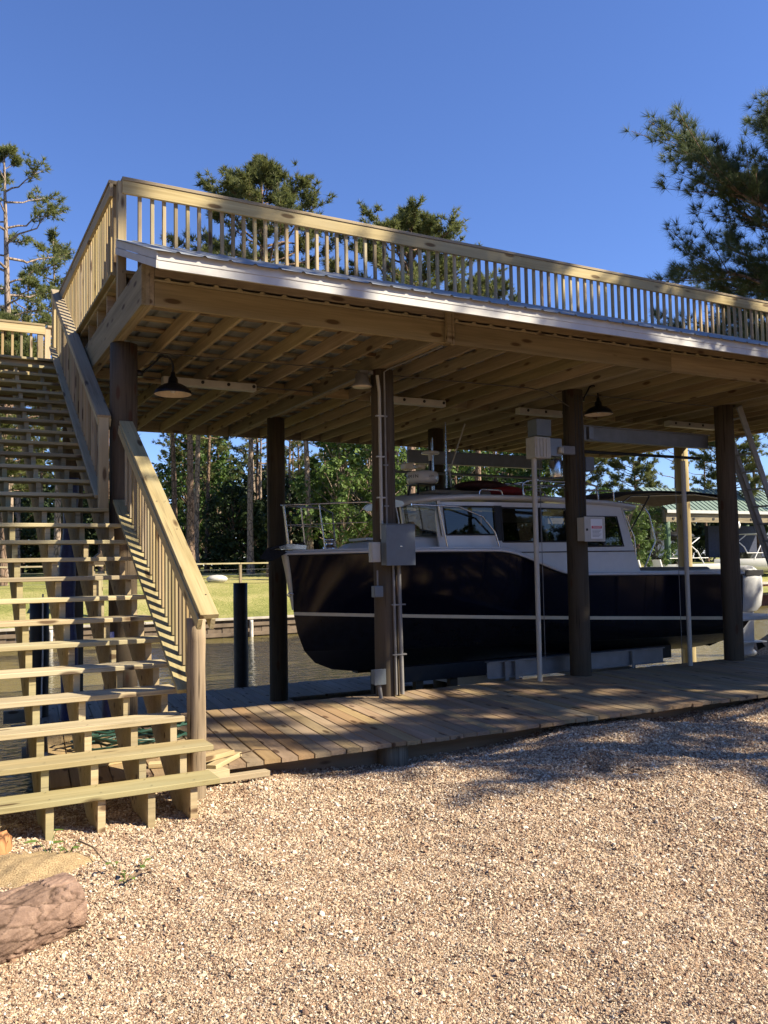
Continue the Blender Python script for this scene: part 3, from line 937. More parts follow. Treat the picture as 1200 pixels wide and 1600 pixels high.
for (xa, xb), lab in zip(((2.50, 3.72), (5.45, 6.65), (8.0, 8.9), (11.2, 12.4)), strip_lab):
    t = thing('strip_fixture', ((xa + xb) / 2, 10.5, 3.87), lab, 'light fixture', 'strip fixtures under the joists')
    MB().rbox(xa, xb, 10.44, 10.56, 3.89, 3.985, 0.008).build('housing', M['pvc'], t)
    n = int((xb - xa) / 0.28)
    for k in range(n):
        x = xa + 0.16 + k * (xb - xa - 0.2) / max(1, n - 1)
        m = MB()
        m.lathe((0, 0, 0), [(0.0, 0.0), (0.022, 0.0), (0.022, 0.012), (0, 0.012)], 12)
        m.v = [(x + a, 10.438 - c + 0.005, 3.945 + b) for a, b, c in m.v]
        m.build('knockout', M['black'], t)

def conduit(pts, r, mat, label, clamps=()):
    t = thing('conduit', pts[0], label, 'conduit')
    MB().tube(pts, r, 8).build('pipe', mat, t)
    for c in clamps:
        MB().box(c[0] - r * 2.4, c[0] + r * 2.4, c[1] - r * 1.05, c[1] + r * 1.05, c[2] - 0.008, c[2] + 0.008).build('clamp', mat, t)
conduit([(4.79, 9.03, 1.9), (4.79, 9.03, 3.70), (4.765, 9.03, 3.9)], 0.021, M['pvc'], 'thick pale conduit running up the left face of the post with the grey panel', [(4.79, 9.03, z) for z in (2.4, 2.9, 3.4)])
conduit([(4.86, 9.025, 2.0), (4.86, 9.025, 3.95), (4.90, 8.98, 3.985), (4.93, 8.5, 3.985), (4.935, 7.80, 3.985)], 0.012, M['conduit'], 'thin conduit that climbs the post with the grey panel and turns along the beam', [(4.86, 9.025, z) for z in (2.3, 2.8, 3.4)])
conduit([(4.94, 9.03, 1.6), (4.95, 9.03, 0.02)], 0.016, M['conduit'], 'left of two grey conduits dropping from the grey panel to the dock', [(4.945, 9.03, z) for z in (0.5, 1.1)])
conduit([(5.02, 9.04, 1.6), (5.04, 9.045, 0.02)], 0.027, M['conduit'], 'thicker right one of two grey conduits dropping from the grey panel', [(5.03, 9.042, z) for z in (0.5, 1.1)])
conduit([(4.99, 9.3, 3.985), (6.6, 9.25, 3.985), (7.2, 9.2, 3.98), (7.5, 9.18, 3.95), (7.85, 9.12, 3.75)], 0.008, M['dullpipe'], 'long conduit under the joists from the grey panel post to the motor boxes')
conduit([(8.1, 9.3, 3.985), (9.3, 9.25, 3.985), (11.0, 9.2, 3.985)], 0.007, M['dullpipe'], 'long conduit under the joists behind the right barn lamp')
conduit([(1.95, 9.35, 3.985), (3.3, 9.3, 3.985), (4.75, 9.2, 3.985)], 0.007, M['dullpipe'], 'long conduit under the joists above the left barn lamp')
conduit([(4.72, 9.1, 3.96), (4.76, 12.7, 3.975)], 0.010, M['conduit'], 'conduit along the middle carrying beam behind the flood light')
conduit([(1.95, 10.62, 3.985), (4.7, 10.62, 3.985)], 0.010, M['dullpipe'], 'conduit behind the strip fixture in the left bay')
m = MB()
m.bar((4.93, 7.66, 4.33), (4.93, 7.66, 3.99), 0.055, 0.05)
m.tube([(4.985, 7.655, 4.34), (4.985, 7.655, 3.97)], 0.02, 8)
m.build('downpipe', M['frame'], None, 'brown pipe and batten on the end of the middle beam under the white fascia', 'pipe')

t = thing('electrical_panel', (4.96, 8.98, 1.59), 'large grey electrical panel mounted on the nearest full post', 'electrical panel')
MB().rbox(4.775, 5.155, 8.885, 9.03, 1.58, 2.07, 0.006).build('case', M['galv'], t)
MB().rbox(4.765, 5.165, 8.872, 8.884, 1.575, 2.062, 0.004).build('cover', M['galv'], t)
MB().prism([(8.865, 2.066), (9.03, 2.076), (9.03, 2.086), (8.865, 2.074)], 'x', 4.765, 5.165).build('rain_hood', M['galv'], t)
MB().box(4.95, 4.98, 8.866, 8.872, 1.80, 1.812).build('latch', M['steel'], t)
t = thing('outlet_box', (4.70, 9.0, 1.62), 'small pale box on the conduit at the left edge of the grey panel', 'junction box')
MB().rbox(4.62, 4.745, 8.98, 9.06, 1.62, 1.86, 0.006).build('case', M['pvc'], t)
MB().rbox(4.63, 4.735, 8.972, 8.979, 1.64, 1.84, 0.003).build('cover', M['pvc'], t)
t = thing('outlet_box', (4.72, 9.0, 1.2), 'square grey box below the large electrical panel', 'junction box')
MB().rbox(4.655, 4.775, 8.99, 9.07, 1.20, 1.335, 0.005).build('case', M['galv'], t)
MB().rbox(4.66, 4.77, 8.982, 8.989, 1.205, 1.33, 0.003).build('cover', M['galv'], t)
MB().tube([(4.72, 9.03, 1.335), (4.72, 9.03, 1.52)], 0.011, 8).build('stub_pipe', M['conduit'], t)
t = thing('outlet_box', (4.72, 9.0, 0.17), 'lowest grey outlet box just above the dock on the grey panel post', 'junction box')
MB().rbox(4.63, 4.775, 8.98, 9.07, 0.17, 0.34, 0.005).build('case', M['galv'], t)
MB().rbox(4.625, 4.78, 8.965, 8.979, 0.165, 0.35, 0.004).build('cover', M['galv'], t)
MB().tube([(4.71, 9.02, 0.18), (4.73, 9.01, 0.0)], 0.024, 10).build('stub_pipe', M['conduit'], t)

def text_part(name, body, size, loc, mat, parent, rot=(math.pi / 2, 0, 0), ext=0.001):
    cu = bpy.data.curves.new(name, 'FONT')
    cu.body = body; cu.size = size; cu.extrude = ext; cu.align_x = 'CENTER'; cu.align_y = 'CENTER'
    cu.materials.append(mat)
    o = bpy.data.objects.new(name, cu)
    mw = Matrix.Translation(loc) @ Matrix.Rotation(rot[2], 4, 'Z') @ Matrix.Rotation(rot[0], 4, 'X')
    return link(o, parent, mw)

t = thing('control_box', (8.03, 8.98, 1.86), 'white lift control box with a red danger label on the post', 'control box')
MB().rbox(7.86, 8.21, 8.90, 9.05, 1.86, 2.185, 0.008).build('case', M['pvc'], t)
MB().rbox(7.85, 8.22, 8.885, 8.899, 1.85, 2.195, 0.005).build('cover', M['pvc'], t)
MB().box(7.96, 8.17, 8.8825, 8.8845, 1.89, 2.16).build('warning_label', M['labelw'], t)
MB().box(7.975, 8.155, 8.8805, 8.8820, 2.03, 2.065).build('danger_band', M['labelr'], t)
text_part('danger_lettering', 'DANGER', 0.036, (8.065, 8.8795, 2.0475), M['labelw'], t)
for k in range(6):
    MB().box(7.985, 8.145 - 0.02 * (k % 3), 8.8805, 8.8820, 2.005 - k * 0.018, 2.010 - k * 0.018).build('print_line', M['labelk'], t)
MB().rbox(7.875, 7.905, 8.875, 8.884, 2.0, 2.03, 0.003).build('latch', M['black'], t)

# ------------------------------------------------------------------ boat lift
lf = thing('boat_lift', (8.5, 11.0, -1.5), 'aluminium boat lift with motor boxes, cradle beams and guide poles around the boat', 'boat lift')
def ibeam(name, x0, x1, y, z0, z1, w, parent=lf):
    m = MB()
    m.box(x0, x1, y - 0.005, y + 0.005, z0 + 0.012, z1 - 0.012)
    m.box(x0, x1, y - w / 2, y + w / 2, z0, z0 + 0.012)
    m.box(x0, x1, y - w / 2, y + w / 2, z1 - 0.012, z1)
    return m.build(name, M['alu'], parent)
ibeam('cradle_beam', 6.62, 9.88, 9.52, 0.02, 0.25, 0.10)
for x in (6.88, 7.05, 9.2): MB().box(x, x + 0.06, 9.462, 9.475, -0.12, 0.235).build('cradle_bracket', M['alu'], lf)
ibeam('cradle_beam', 6.62, 9.88, 12.55, 0.02, 0.25, 0.10)
for x in (7.2, 9.3):
    m = MB(); m.box(x - 0.05, x + 0.05, 9.58, 12.5, -0.28, -0.02); m.build('cross_beam', M['alu'], lf)
for yy in (10.4, 11.7):
    MB().prism([(yy - 0.09, -0.05), (yy + 0.09, -0.05), (yy + 0.09, 0.16), (yy - 0.09, 0.16)], 'x', 5.7, 10.9).build('bunk', M['blackwrap'], lf)
for x, y in ((6.05, 10.4), (6.62, 10.4), (6.05, 11.7)): MB().box(x - 0.06, x + 0.06, y - 0.05, y + 0.05, -1.6, -0.05).build('bunk_support', M['pile'], lf)
ibeam('top_beam', 8.15, 10.95, 9.42, 3.34, 3.56, 0.10)
ibeam('top_beam', 7.25, 10.2, 12.68, 3.34, 3.57, 0.10)
MB().tube([(6.9, 12.5, 3.16), (10.3, 12.5, 3.14)], 0.024, 10).build('drive_shaft', M['alu'], lf)
MB().tube([(8.2, 9.55, 3.20), (10.9, 9.55, 3.20)], 0.024, 10).build('drive_shaft', M['black'], lf)
for x, y, zt in ((7.15, 9.05, 3.16), (9.96, 9.05, 3.06)):
    MB().tube([(x - 0.01, y, 0.005), (x, y, zt)], 0.034, 14).build('guide_pole', M['pvc'], lf)
for x in (7.42, 7.56):
    MB().tube([(x, 9.45, 0.2), (x, 9.45, 3.3)], 0.005, 5).build('lift_cable', M['alu'], lf)
for x in (10.22, 10.42):
    MB().tube([(x, 9.45, -0.2), (x, 9.45, 3.4)], 0.005, 5).build('lift_cable', M['alu'], lf)
t = MB(); t.rbox(7.17, 7.42, 9.0, 9.2, 3.29, 3.52, 0.006); t.build('motor_cover', M['galv'], lf)
t = MB(); t.rbox(7.10, 7.37, 8.96, 9.16, 2.98, 3.27, 0.01)
for k in range(4): t.box(7.125 + k * 0.055, 7.15 + k * 0.055, 8.948, 8.96, 3.0, 3.25)
t.build('motor_housing', M['pvc'], lf)
MB().rbox(7.37, 7.60, 9.0, 9.18, 3.02, 3.27, 0.01).build('gearbox', M['alu'], lf)
MB().lathe((7.50, 9.02, 2.72), [(0, 0), (0.085, 0), (0.09, 0.02), (0.09, 0.24), (0.07, 0.27), (0, 0.27)], 20).build('motor', M['steel'], lf)
MB().rbox(7.60, 7.85, 9.02, 9.1, 3.06, 3.18, 0.01).build('mounting_bracket', M['conduit'], lf)
MB().lathe((7.56, 8.98, 3.06), [(0, 0), (0.04, 0.0), (0.04, 0.09), (0, 0.09)], 12).build('gear_cap', M['pvc'], lf)
MB().rbox(8.12, 8.28, 9.12, 9.28, 2.86, 3.06, 0.01).build('junction_box', M['galv'], lf)
MB().rbox(8.14, 8.22, 9.05, 9.12, 3.30, 3.48, 0.006).build('cable_clamp', M['alu'], lf)
for dx in (0.0, 0.05, 0.1):
    MB().tube([(7.88 + dx, 9.03 - dx * 0.1, 3.9), (7.87 + dx * 1.3, 9.035, 3.0), (7.90 + dx, 9.035, 2.2)], 0.006, 5).build('cable', M['black'], lf)

# ------------------------------------------------------------------ ladder
ld = thing('ladder', (12.9, 9.4, 0), 'aluminium extension ladder leaning near the right end of the boathouse', 'ladder')
def lad(y, x_off=0.0):
    top = Vector((11.42 + x_off, y, 4.02)); bot = Vector((13.2 + x_off, y, 0.0))
    return bot, top
for y in (9.18, 9.60):
    b, tpt = lad(y)
    o = board('stile', b, tpt, 0.035, 0.11, M['ladder'], ld, up=(1, 0, 0.4))
    b, tpt = lad(y + (0.035 if y < 9.4 else -0.035), 0.06)
    board('stile', b + (tpt - b) * 0.32, tpt + (tpt - b) * 0.0, 0.03, 0.09, M['ladder'], ld, up=(1, 0, 0.4))
b0, t0 = lad(9.195); b1, t1 = lad(9.585)
for k in range(14):
    f = (k + 0.6) / 14.2
    MB().tube([b0 + (t0 - b0) * f, b1 + (t1 - b1) * f], 0.016, 8).build('rung', M['ladder'], ld)

# ------------------------------------------------------------------ boat
bt = thing('cabin_boat', (8.3, 11.05, 0.0), 'navy blue cabin cruiser with white pilothouse raised on the lift', 'boat')
BY, XT = 11.05, 12.1
def sheer_z(x):
    if x < 7.0: return 1.765 + 0.01 * math.sin((x - 4.3) / 2.7 * math.pi)
    if x < 8.5:
        t = (x - 7.0) / 1.5
        t = t * t * (3 - 2 * t)
        return 1.765 + (1.395 - 1.765) * t
    return 1.395 + (1.335 - 1.395) * (x - 8.5) / (XT - 8.5)
ROWS = [  # stem x, stem z, transom z, max half breadth, transom half breadth, u of fullness, power
    (5.34, 0.07, -0.03, 0.0, 0.0, 1.0, 2.0),
    (5.02, 0.115, 0.06, 0.40, 0.42, 0.95, 1.9),
    (4.76, 0.225, 0.18, 0.82, 0.84, 0.9, 1.9),
    (4.60, 0.40, 0.33, 1.10, 1.14, 0.85, 2.0),
    (4.50, 0.66, 0.36, 1.18, 1.19, 0.75, 2.1),
    (4.452, 0.905, 0.545, 1.22, 1.21, 0.68, 2.2),
    (4.446, 0.950, 0.600, 1.225, 1.215, 0.68, 2.2),
    (4.42, 1.20, 0.83, 1.25, 1.23, 0.56, 2.3),
    (4.385, 1.47, 1.05, 1.28, 1.24, 0.46, 2.3),
    (4.335, 1.765, 1.335, 1.31, 1.25, 0.37, 2.25)]
NU = 48
def hull_pt(row, u):
    sx, sz, tz, hb, hbt, U, p = ROWS[row]
    x = sx + (XT - sx) * u
    f = 1 - max(0.0, 1 - u / U) ** p
    b = (hb + (hbt - hb) * u) * f
    if row == len(ROWS) - 1: z = sheer_z(x)
    elif row == len(ROWS) - 2: z = min(sz + (tz - sz) * u, sheer_z(x) - 0.16)
    else: z = sz + (tz - sz) * u
    return Vector((x, b, z))
def hull_panel(name, r0, r1, mat, smooth=True):
    m = MB()
    for s in (-1, 1):
        vs, fs = [], []
        for i in range(NU + 1):
            u = (i / NU) ** 1.35
            for r in range(r0, r1 + 1):
                q = hull_pt(r, u)
                vs.append((q.x, BY + s * q.y, q.z))
        k = r1 - r0 + 1
        for i in range(NU):
            for r in range(k - 1):
                fs.append((i * k + r, i * k + r + 1, (i + 1) * k + r + 1, (i + 1) * k + r))
        m.add(vs, fs, smooth)
    if name != 'boot_stripe':
        pts = [hull_pt(r, 1.0) for r in range(r0, r1 + 1)]
        m.add([(q.x, BY - q.y, q.z) for q in pts] + [(q.x, BY + q.y, q.z) for q in reversed(pts)], [tuple(range(2 * len(pts)))])
    return m.build(name, mat, bt)
hull_panel('hull_bottom', 0, 3, M['bottom'])
hull_panel('boot_band', 3, 5, M['boot'])
hull_panel('boot_stripe', 5, 6, M['cream'])
hull_panel('hull', 6, 9, M['navy'])
def sheer_line(u, db=0.0, dz=0.0):
    q = hull_pt(9, u)
    return q.x, max(0.0, q.y + db), q.z + dz
US = [(i / 60) ** 1.3 for i in range(61)]
for nm, db, dz, rad, mt in (('rub_rail', 0.012, -0.005, 0.022, 'white'), ('rub_strip', 0.022, -0.03, 0.009, 'black')):
    m = MB()
    for s in (-1, 1):
        m.tube([(x, BY + s * b, z) for x, b, z in (sheer_line(u, db, dz) for u in US)], rad, 8)
    m.build(nm, M[mt], bt)
# deck with a low toe rail
m = MB()
vs, fs = [], []
for i, u in enumerate(US):
    x, b, z = sheer_line(u, 0.0, 0.0)
    for s in (-1, -0.5, 0, 0.5, 1):
        vs.append((x, BY + s * b, z + 0.012 + 0.03 * (1 - s * s)))
for i in range(60):
    for k in range(4):
        fs.append((i * 5 + k, i * 5 + k + 1, (i + 1) * 5 + k + 1, (i + 1) * 5 + k))
m.add(vs, fs, True)
m.build('deck', M['white'], bt)
m = MB()
for s in (-1, 1):
    pts = [sheer_line(u, -0.05, 0.03) for u in US if 0.01 < u < 0.42]
    m.tube([(x, BY + s * b, z) for x, b, z in pts], 0.02, 6)
m.build('toe_rail', M['white'], bt)
# pale stem guard and bow eye
m = MB()
m.tube([(4.325, BY, 1.75), (4.375, BY, 1.47), (4.41, BY, 1.2), (4.436, BY, 0.98)], [0.05, 0.04, 0.028, 0.012], 10)
m.build('stem_guard', M['cream'], bt)
MB().tube([(4.42, BY - 0.06, 1.20), (4.36, BY - 0.05, 1.22), (4.34, BY - 0.05, 1.19), (4.38, BY - 0.05, 1.16)], 0.012, 6).build('bow_eye', M['steel'], bt)
# anchor roller and anchor
m = MB()
m.prism([(4.22, 1.825), (4.62, 1.84), (4.62, 1.875), (4.36, 1.90), (4.22, 1.86)], 'y', BY - 0.08, BY - 0.07)
m.prism([(4.22, 1.825), (4.62, 1.84), (4.62, 1.875), (4.36, 1.90), (4.22, 1.86)], 'y', BY + 0.07, BY + 0.08)
m.box(4.30, 4.62, BY - 0.07, BY + 0.07, 1.822, 1.836)
m.build('anchor_roller', M['steel'], bt)
m = MB()
m.tube([(4.62, BY, 1.90), (4.30, BY, 1.875), (4.06, BY, 1.82)], 0.022, 8)
m.add([(4.06, BY, 1.84), (4.30, BY - 0.17, 1.78), (4.12, BY - 0.14, 1.68), (3.95, BY, 1.70), (4.12, BY + 0.14, 1.68), (4.30, BY + 0.17, 1.78), (4.10, BY, 1.66)],
      [(0, 1, 2, 3), (0, 3, 4, 5), (3, 2, 6), (3, 6, 4), (1, 0, 5, 6), (2, 1, 6), (5, 4, 6)])
m.build('anchor', M['black'], bt)
MB().lathe((4.95, BY - 0.15, 1.80), [(0, 0), (0.11, 0), (0.10, 0.05), (0.06, 0.07), (0.06, 0.12), (0.085, 0.14), (0.08, 0.17), (0, 0.18)], 18).build('windlass', M['steel'], bt)
# fore cabin trunk
def loft(m, secs, smooth=True):
    k = len(secs[0])
    vs = [p for s in secs for p in s]
    fs = []
    for i in range(len(secs) - 1):
        for j in range(k - 1):
            fs.append((i * k + j, i * k + j + 1, (i + 1) * k + j + 1, (i + 1) * k + j))
    m.add(vs, fs, smooth)
    m.add(secs[0], [tuple(range(k))]); m.add(secs[-1], [tuple(range(k))])
m = MB()
secs = []
for x, hb, zt in ((5.25, 0.30, 1.79), (5.32, 0.36, 1.86), (5.7, 0.58, 1.91), (6.1, 0.74, 1.96), (6.5, 0.84, 2.0)):
    secs.append([(x, BY - hb - 0.06, 1.74), (x, BY - hb, zt - 0.05), (x, BY - hb * 0.9, zt), (x, BY - hb * 0.4, zt + 0.035), (x, BY + hb * 0.4, zt + 0.035), (x, BY + hb * 0.9, zt), (x, BY + hb, zt - 0.05), (x, BY + hb + 0.06, 1.74)])
loft(m, secs)
m.build('fore_trunk', M['white'], bt)
MB().rbox(5.45, 5.95, BY - 0.28, BY + 0.28, 1.94, 1.975, 0.01).build('fore_hatch', M['whitepaint'], bt)
# pilothouse sides with window openings
def X_(c, z):
    """slanted pillar lines: bottom x and top x"""
    a, b = c
    t = (z - 1.35) / (2.46 - 1.35)
    return a + (b - a) * t
CUTS = [(6.30, 6.22), (6.42, 6.33), (7.20, 7.17), (7.27, 7.25), (8.50, 8.46), (8.83, 8.78), (9.70, 9.46), (9.93, 9.62)]
def ylean(z, x=9.0): return 1.10 - 0.05 * (z - 1.35) - 0.13 * max(0.0, min(1.0, (7.1 - x) / 0.9)) ** 1.5
WIN = {1: (1.98, 2.405), 3: (1.875, 2.39), 5: (1.80, 2.28)}
wall = {-1: MB(), 1: MB()}
for s in (-1, 1):
    for i in range(len(CUTS) - 1):
        zlo = 1.74 if i < 3 else 1.36
        zm = max(zlo + 0.02, 1.70)
        zs = [zlo, zm, 2.46] if i not in WIN else [zlo, zm, WIN[i][0], WIN[i][1], 2.46]
        for j in range(len(zs) - 1):
            if i in WIN and j == 2: continue
            q = []
            for c, z in ((CUTS[i], zs[j]), (CUTS[i + 1], zs[j]), (CUTS[i + 1], zs[j + 1]), (CUTS[i], zs[j + 1])):
                q.append((X_(c, z), z))
            y0 = [BY + s * ylean(z, x) for x, z in q]
            y1 = [BY + s * (ylean(z, x) - 0.035) for x, z in q]
            vs = [(q[k][0], y0[k], q[k][1]) for k in range(4)] + [(q[k][0], y1[k], q[k][1]) for k in range(4)]
            wall[s].add(vs, [(0, 1, 2, 3), (7, 6, 5, 4), (0, 4, 5, 1), (1, 5, 6, 2), (2, 6, 7, 3), (3, 7, 4, 0)])
        if i in WIN:   # rounded lower corners
            z0, z1 = WIN[i]
            for c, sg in ((CUTS[i], 1), (CUTS[i + 1], -1)):
                for zc, zg in ((z0, 1), (z1, -1)):
                    x = X_(c, zc)
                    rr = 0.09
                    arc = [(x, zc)] + [(x + sg * rr * (1 - math.sin(a)), zc + zg * rr * (1 - math.cos(a))) for a in np.linspace(0, math.pi / 2, 5)]
                    vs = [(p, BY + s * (ylean(zc, p) - 0.004), z) for p, z in arc]
                    wall[s].add(vs, [(0, k, k + 1) for k in range(1, len(vs) - 1)])
for s in (-1, 1):
    wall[s].build('cabin_side', M['white'], bt)
    for i, (z0, z1) in WIN.items():
        q = [(X_(CUTS[i], z0) - 0.01, z0 - 0.01), (X_(CUTS[i + 1], z0) + 0.01, z0 - 0.01), (X_(CUTS[i + 1], z1) + 0.01, z1 + 0.01), (X_(CUTS[i], z1) - 0.01, z1 + 0.01)]
        m = MB(); m.add([(x, BY + s * (ylean(z, x) - 0.016), z) for x, z in q], [(0, 1, 2, 3)])
        wdw = m.build('side_window', M['glass'], bt)
        m = MB()
        loop = [(x + (0.02 if k in (0, 3) else -0.02), BY + s * (ylean(z, x) + 0.004), z + (0.02 if k < 2 else -0.02)) for k, (x, z) in enumerate(q)]
        m.tube(loop + [loop[0]], 0.014, 6)
        if i == 3:
            xm = (X_(CUTS[3], 2) + X_(CUTS[4], 2)) / 2 + 0.1
            m.box(xm - 0.018, xm + 0.018, BY + s * 1.07 - 0.012, BY + s * 1.07 + 0.012, z0, z1)
        if i == 5:
            m.bar((9.20, BY + s * 1.075, z0), (9.12, BY + s * 1.06, z1), 0.03)
        m.build('window_frame', M['black'], wdw)
for s in (-1, 1):
    m = MB()
    q = [(X_(CUTS[2], 1.93) - 0.03, 1.90), (X_(CUTS[3], 1.93) + 0.03, 1.90), (X_(CUTS[3], 2.41) + 0.03, 2.41), (X_(CUTS[2], 2.41) - 0.03, 2.41)]
    m.add([(x, BY + s * (ylean(z) + 0.006), z) for x, z in q], [(0, 1, 2, 3)])
    m.build('window_band', M['black'], bt)
# pinstripe, aft bulkhead, windshield
m = MB()
for s in (-1, 1): m.box(7.0, 9.82, BY + s * 1.092 - 0.006, BY + s * 1.092 + 0.006, 1.722, 1.736)
m.build('pinstripe', M['black'], bt)
m = MB()
for a, b in ((-1.07, -0.9), (-0.35, 0.35), (0.9, 1.07)):
    m.add([(9.90, BY + a, 1.34), (9.90, BY + b, 1.34), (9.58, BY + b, 2.46), (9.58, BY + a, 2.46)], [(0, 1, 2, 3)])
m.add([(9.90, BY - 0.9, 1.34), (9.90, BY + 0.9, 1.34), (9.76, BY + 0.9, 1.8), (9.76, BY - 0.9, 1.8)], [(0, 1, 2, 3)])
m.build('aft_bulkhead', M['white'], bt)
m = MB()
for a in (-0.99, -0.36, 0.36, 0.99):
    m.bar((6.06 + 0.26 * (abs(a) > 0.9), BY + a, 1.97), (5.99 + 0.26 * (abs(a) > 0.9), BY + a * 0.98, 2.47), 0.04, 0.045)
m.build('windshield_frame', M['white'], bt)
for a, b in ((-0.97, -0.38), (-0.34, 0.34), (0.38, 0.97)):
    xa = -0.25 if abs(a) > 0.9 else 0; xb = -0.25 if abs(b) > 0.9 else 0
    m = MB(); m.add([(6.05 - xa, BY + a, 1.98), (6.05 - xb, BY + b, 1.98), (5.98 - xb, BY + b, 2.46), (5.98 - xa, BY + a, 2.46)], [(0, 1, 2, 3)])
    m.build('windshield_pane', M['glass'], bt)
# interior
m = MB(); m.box(6.4, 9.8, BY - 0.95, BY + 0.95, 1.30, 1.42); m.box(6.45, 6.8, BY - 0.9, BY + 0.9, 1.42, 1.93)
m.build('cabin_sole', M['interior'], bt)
for x, yy in ((7.05, 10.6), (7.05, 11.6), (8.75, 10.7)):
    m = MB(); m.rbox(x - 0.22, x + 0.22, yy - 0.25, yy + 0.25, 1.42, 1.80, 0.04); m.rbox(x + 0.16, x + 0.28, yy - 0.25, yy + 0.25, 1.82, 2.14, 0.04)
    m.build('seat', M['seat'], bt)
# roof
m = MB()
secs = []
for x, zt, hb in ((5.90, 2.485, 0.62), (5.96, 2.51, 0.80), (6.15, 2.535, 1.00), (6.7, 2.565, 1.12), (8.0, 2.565, 1.15), (9.3, 2.52, 1.14), (9.86, 2.47, 1.10), (9.90, 2.45, 1.05)):
    lo = zt - 0.075
    secs.append([(x, BY - hb + 0.1, lo - 0.0), (x, BY - hb, lo + 0.02), (x, BY - hb - 0.01, lo + 0.045), (x, BY - hb + 0.05, zt), (x, BY - hb * 0.5, zt + 0.05), (x, BY, zt + 0.065),
                 (x, BY + hb * 0.5, zt + 0.05), (x, BY + hb - 0.05, zt), (x, BY + hb + 0.01, lo + 0.045), (x, BY + hb, lo + 0.02), (x, BY + hb - 0.1, lo), (x, BY - hb + 0.1, lo)])
loft(m, secs)
m.build('roof', M['white'], bt)
m = MB(); m.rbox(6.4, 7.4, BY - 0.65, BY + 0.65, 2.60, 2.66, 0.03); m.build('roof_hatch', M['seat'], bt)
def rail(name, pts, r=0.014, mat='steel', n=8):
    return MB().tube(pts, r, n).build(name, M[mat], bt)
def arc_loop(x0, x1, y, z0, z1):
    return [(x0, y, z0), (x0 + 0.01, y, z1 - 0.03), (x0 + 0.05, y, z1), (x1 - 0.05, y, z1), (x1 - 0.01, y, z1 - 0.03), (x1, y, z0)]
rail('roof_grab_rail', arc_loop(6.9, 7.32, 10.02, 2.54, 2.64), 0.016)
rail('roof_grab_rail', arc_loop(8.9, 9.5, 10.05, 2.52, 2.68), 0.014)
# roof rack with a stowed red cover
for y in (10.35, 10.95, 11.65):
    rail('roof_rack_bar', [(7.95, y, 2.60), (7.93, y, 2.78), (8.05, y, 2.84), (9.2, y, 2.83), (9.42, y, 2.78), (9.45, y, 2.56)], 0.018)
for x in (8.2, 9.1): rail('roof_rack_bar', [(x, 10.3, 2.84), (x, 11.7, 2.84)], 0.016)
def blob(m, c, rx, ry, rz, n=14, k=8, squash=1.0):
    vs = []
    for i in range(k + 1):
        t = math.pi * i / k - math.pi / 2
        for j in range(n):
            a = 2 * math.pi * j / n
            vs.append((c[0] + rx * math.cos(t) * math.cos(a), c[1] + ry * math.cos(t) * math.sin(a), c[2] + rz * math.sin(t)))
    fs = []
    for i in range(k):
        for j in range(n):
            fs.append((i * n + j, i * n + (j + 1) % n, (i + 1) * n + (j + 1) % n, (i + 1) * n + j))
    m.add(vs, fs, True)
m = MB(); blob(m, (7.75, 10.7, 2.68), 0.48, 0.30, 0.10); m.build('stowed_cover', M['red'], bt)
m = MB(); blob(m, (7.45, 10.75, 2.76), 0.46, 0.34, 0.09); m.build('stowed_cover', M['maroon'], bt, label='maroon folded cover')
# radar dome, mast, antennas
m = MB(); m.lathe((6.55, 11.0, 2.79), [(0, 0.0), (0.19, 0.0), (0.235, 0.03), (0.243, 0.06), (0.243, 0.15), (0.225, 0.185), (0.15, 0.205), (0, 0.21)], 40)
rd = m.build('radar_dome', M['white'], bt)
ac = math.atan2(-11.0, -6.55)
for body, size, first, step, mt in (('GARMIN', 0.072, -85, 13.0, 'black'), ('xHD', 0.038, 26, 7.5, 'labelk')):
    for k, ch in enumerate(body):            # lettering bent round the dome, one letter at a time
        a = ac + R(first + k * step)
        text_part('letter', ch, size, (6.55 + 0.2445 * math.cos(a), 11.0 + 0.2445 * math.sin(a), 2.895), M[mt], rd, (math.pi / 2, 0, a + math.pi / 2))
m = MB()
for dx, dy in ((-0.18, -0.15), (0.18, -0.15), (-0.18, 0.15), (0.18, 0.15)): m.tube([(6.55 + dx, 11.0 + dy, 2.60), (6.55 + dx * 0.8, 11.0 + dy * 0.8, 2.79)], 0.018, 6)
m.box(6.36, 6.74, 10.82, 11.18, 2.775, 2.789)
m.tube([(6.45, 10.75, 2.64), (6.75, 10.75, 2.68), (6.9, 10.8, 2.72), (6.95, 10.9, 2.62)], 0.02, 8)
m.build('radar_bracket', M['black'], bt)
rail('mast', [(6.92, 10.9, 2.6), (6.92, 10.9, 3.75)], 0.014)
rail('mast', [(6.86, 11.2, 2.6), (6.86, 11.2, 3.55)], 0.020)
rail('antenna', [(7.0, 10.9, 2.75), (6.98, 10.9, 3.0), (7.28, 10.9, 3.75)], 0.012, 'pvc')
MB().lathe((6.70, 11.0, 3.16), [(0, 0.0), (0.03, 0.0), (0.03, 0.09), (0.13, 0.10), (0.145, 0.115), (0.12, 0.14), (0, 0.15)], 20).build('gps_antenna', M['white'], bt)
MB().tube([(6.70, 11.0, 2.98), (6.70, 11.0, 3.18)], 0.02, 8).build('gps_stem', M['black'], bt)
MB().rbox(6.2, 6.36, 10.9, 11.06, 3.0, 3.10, 0.02).build('search_light', M['cream'], bt)
MB().rbox(6.42, 6.56, 10.9, 11.06, 3.02, 3.09, 0.02).build('horn', M['cream'], bt)
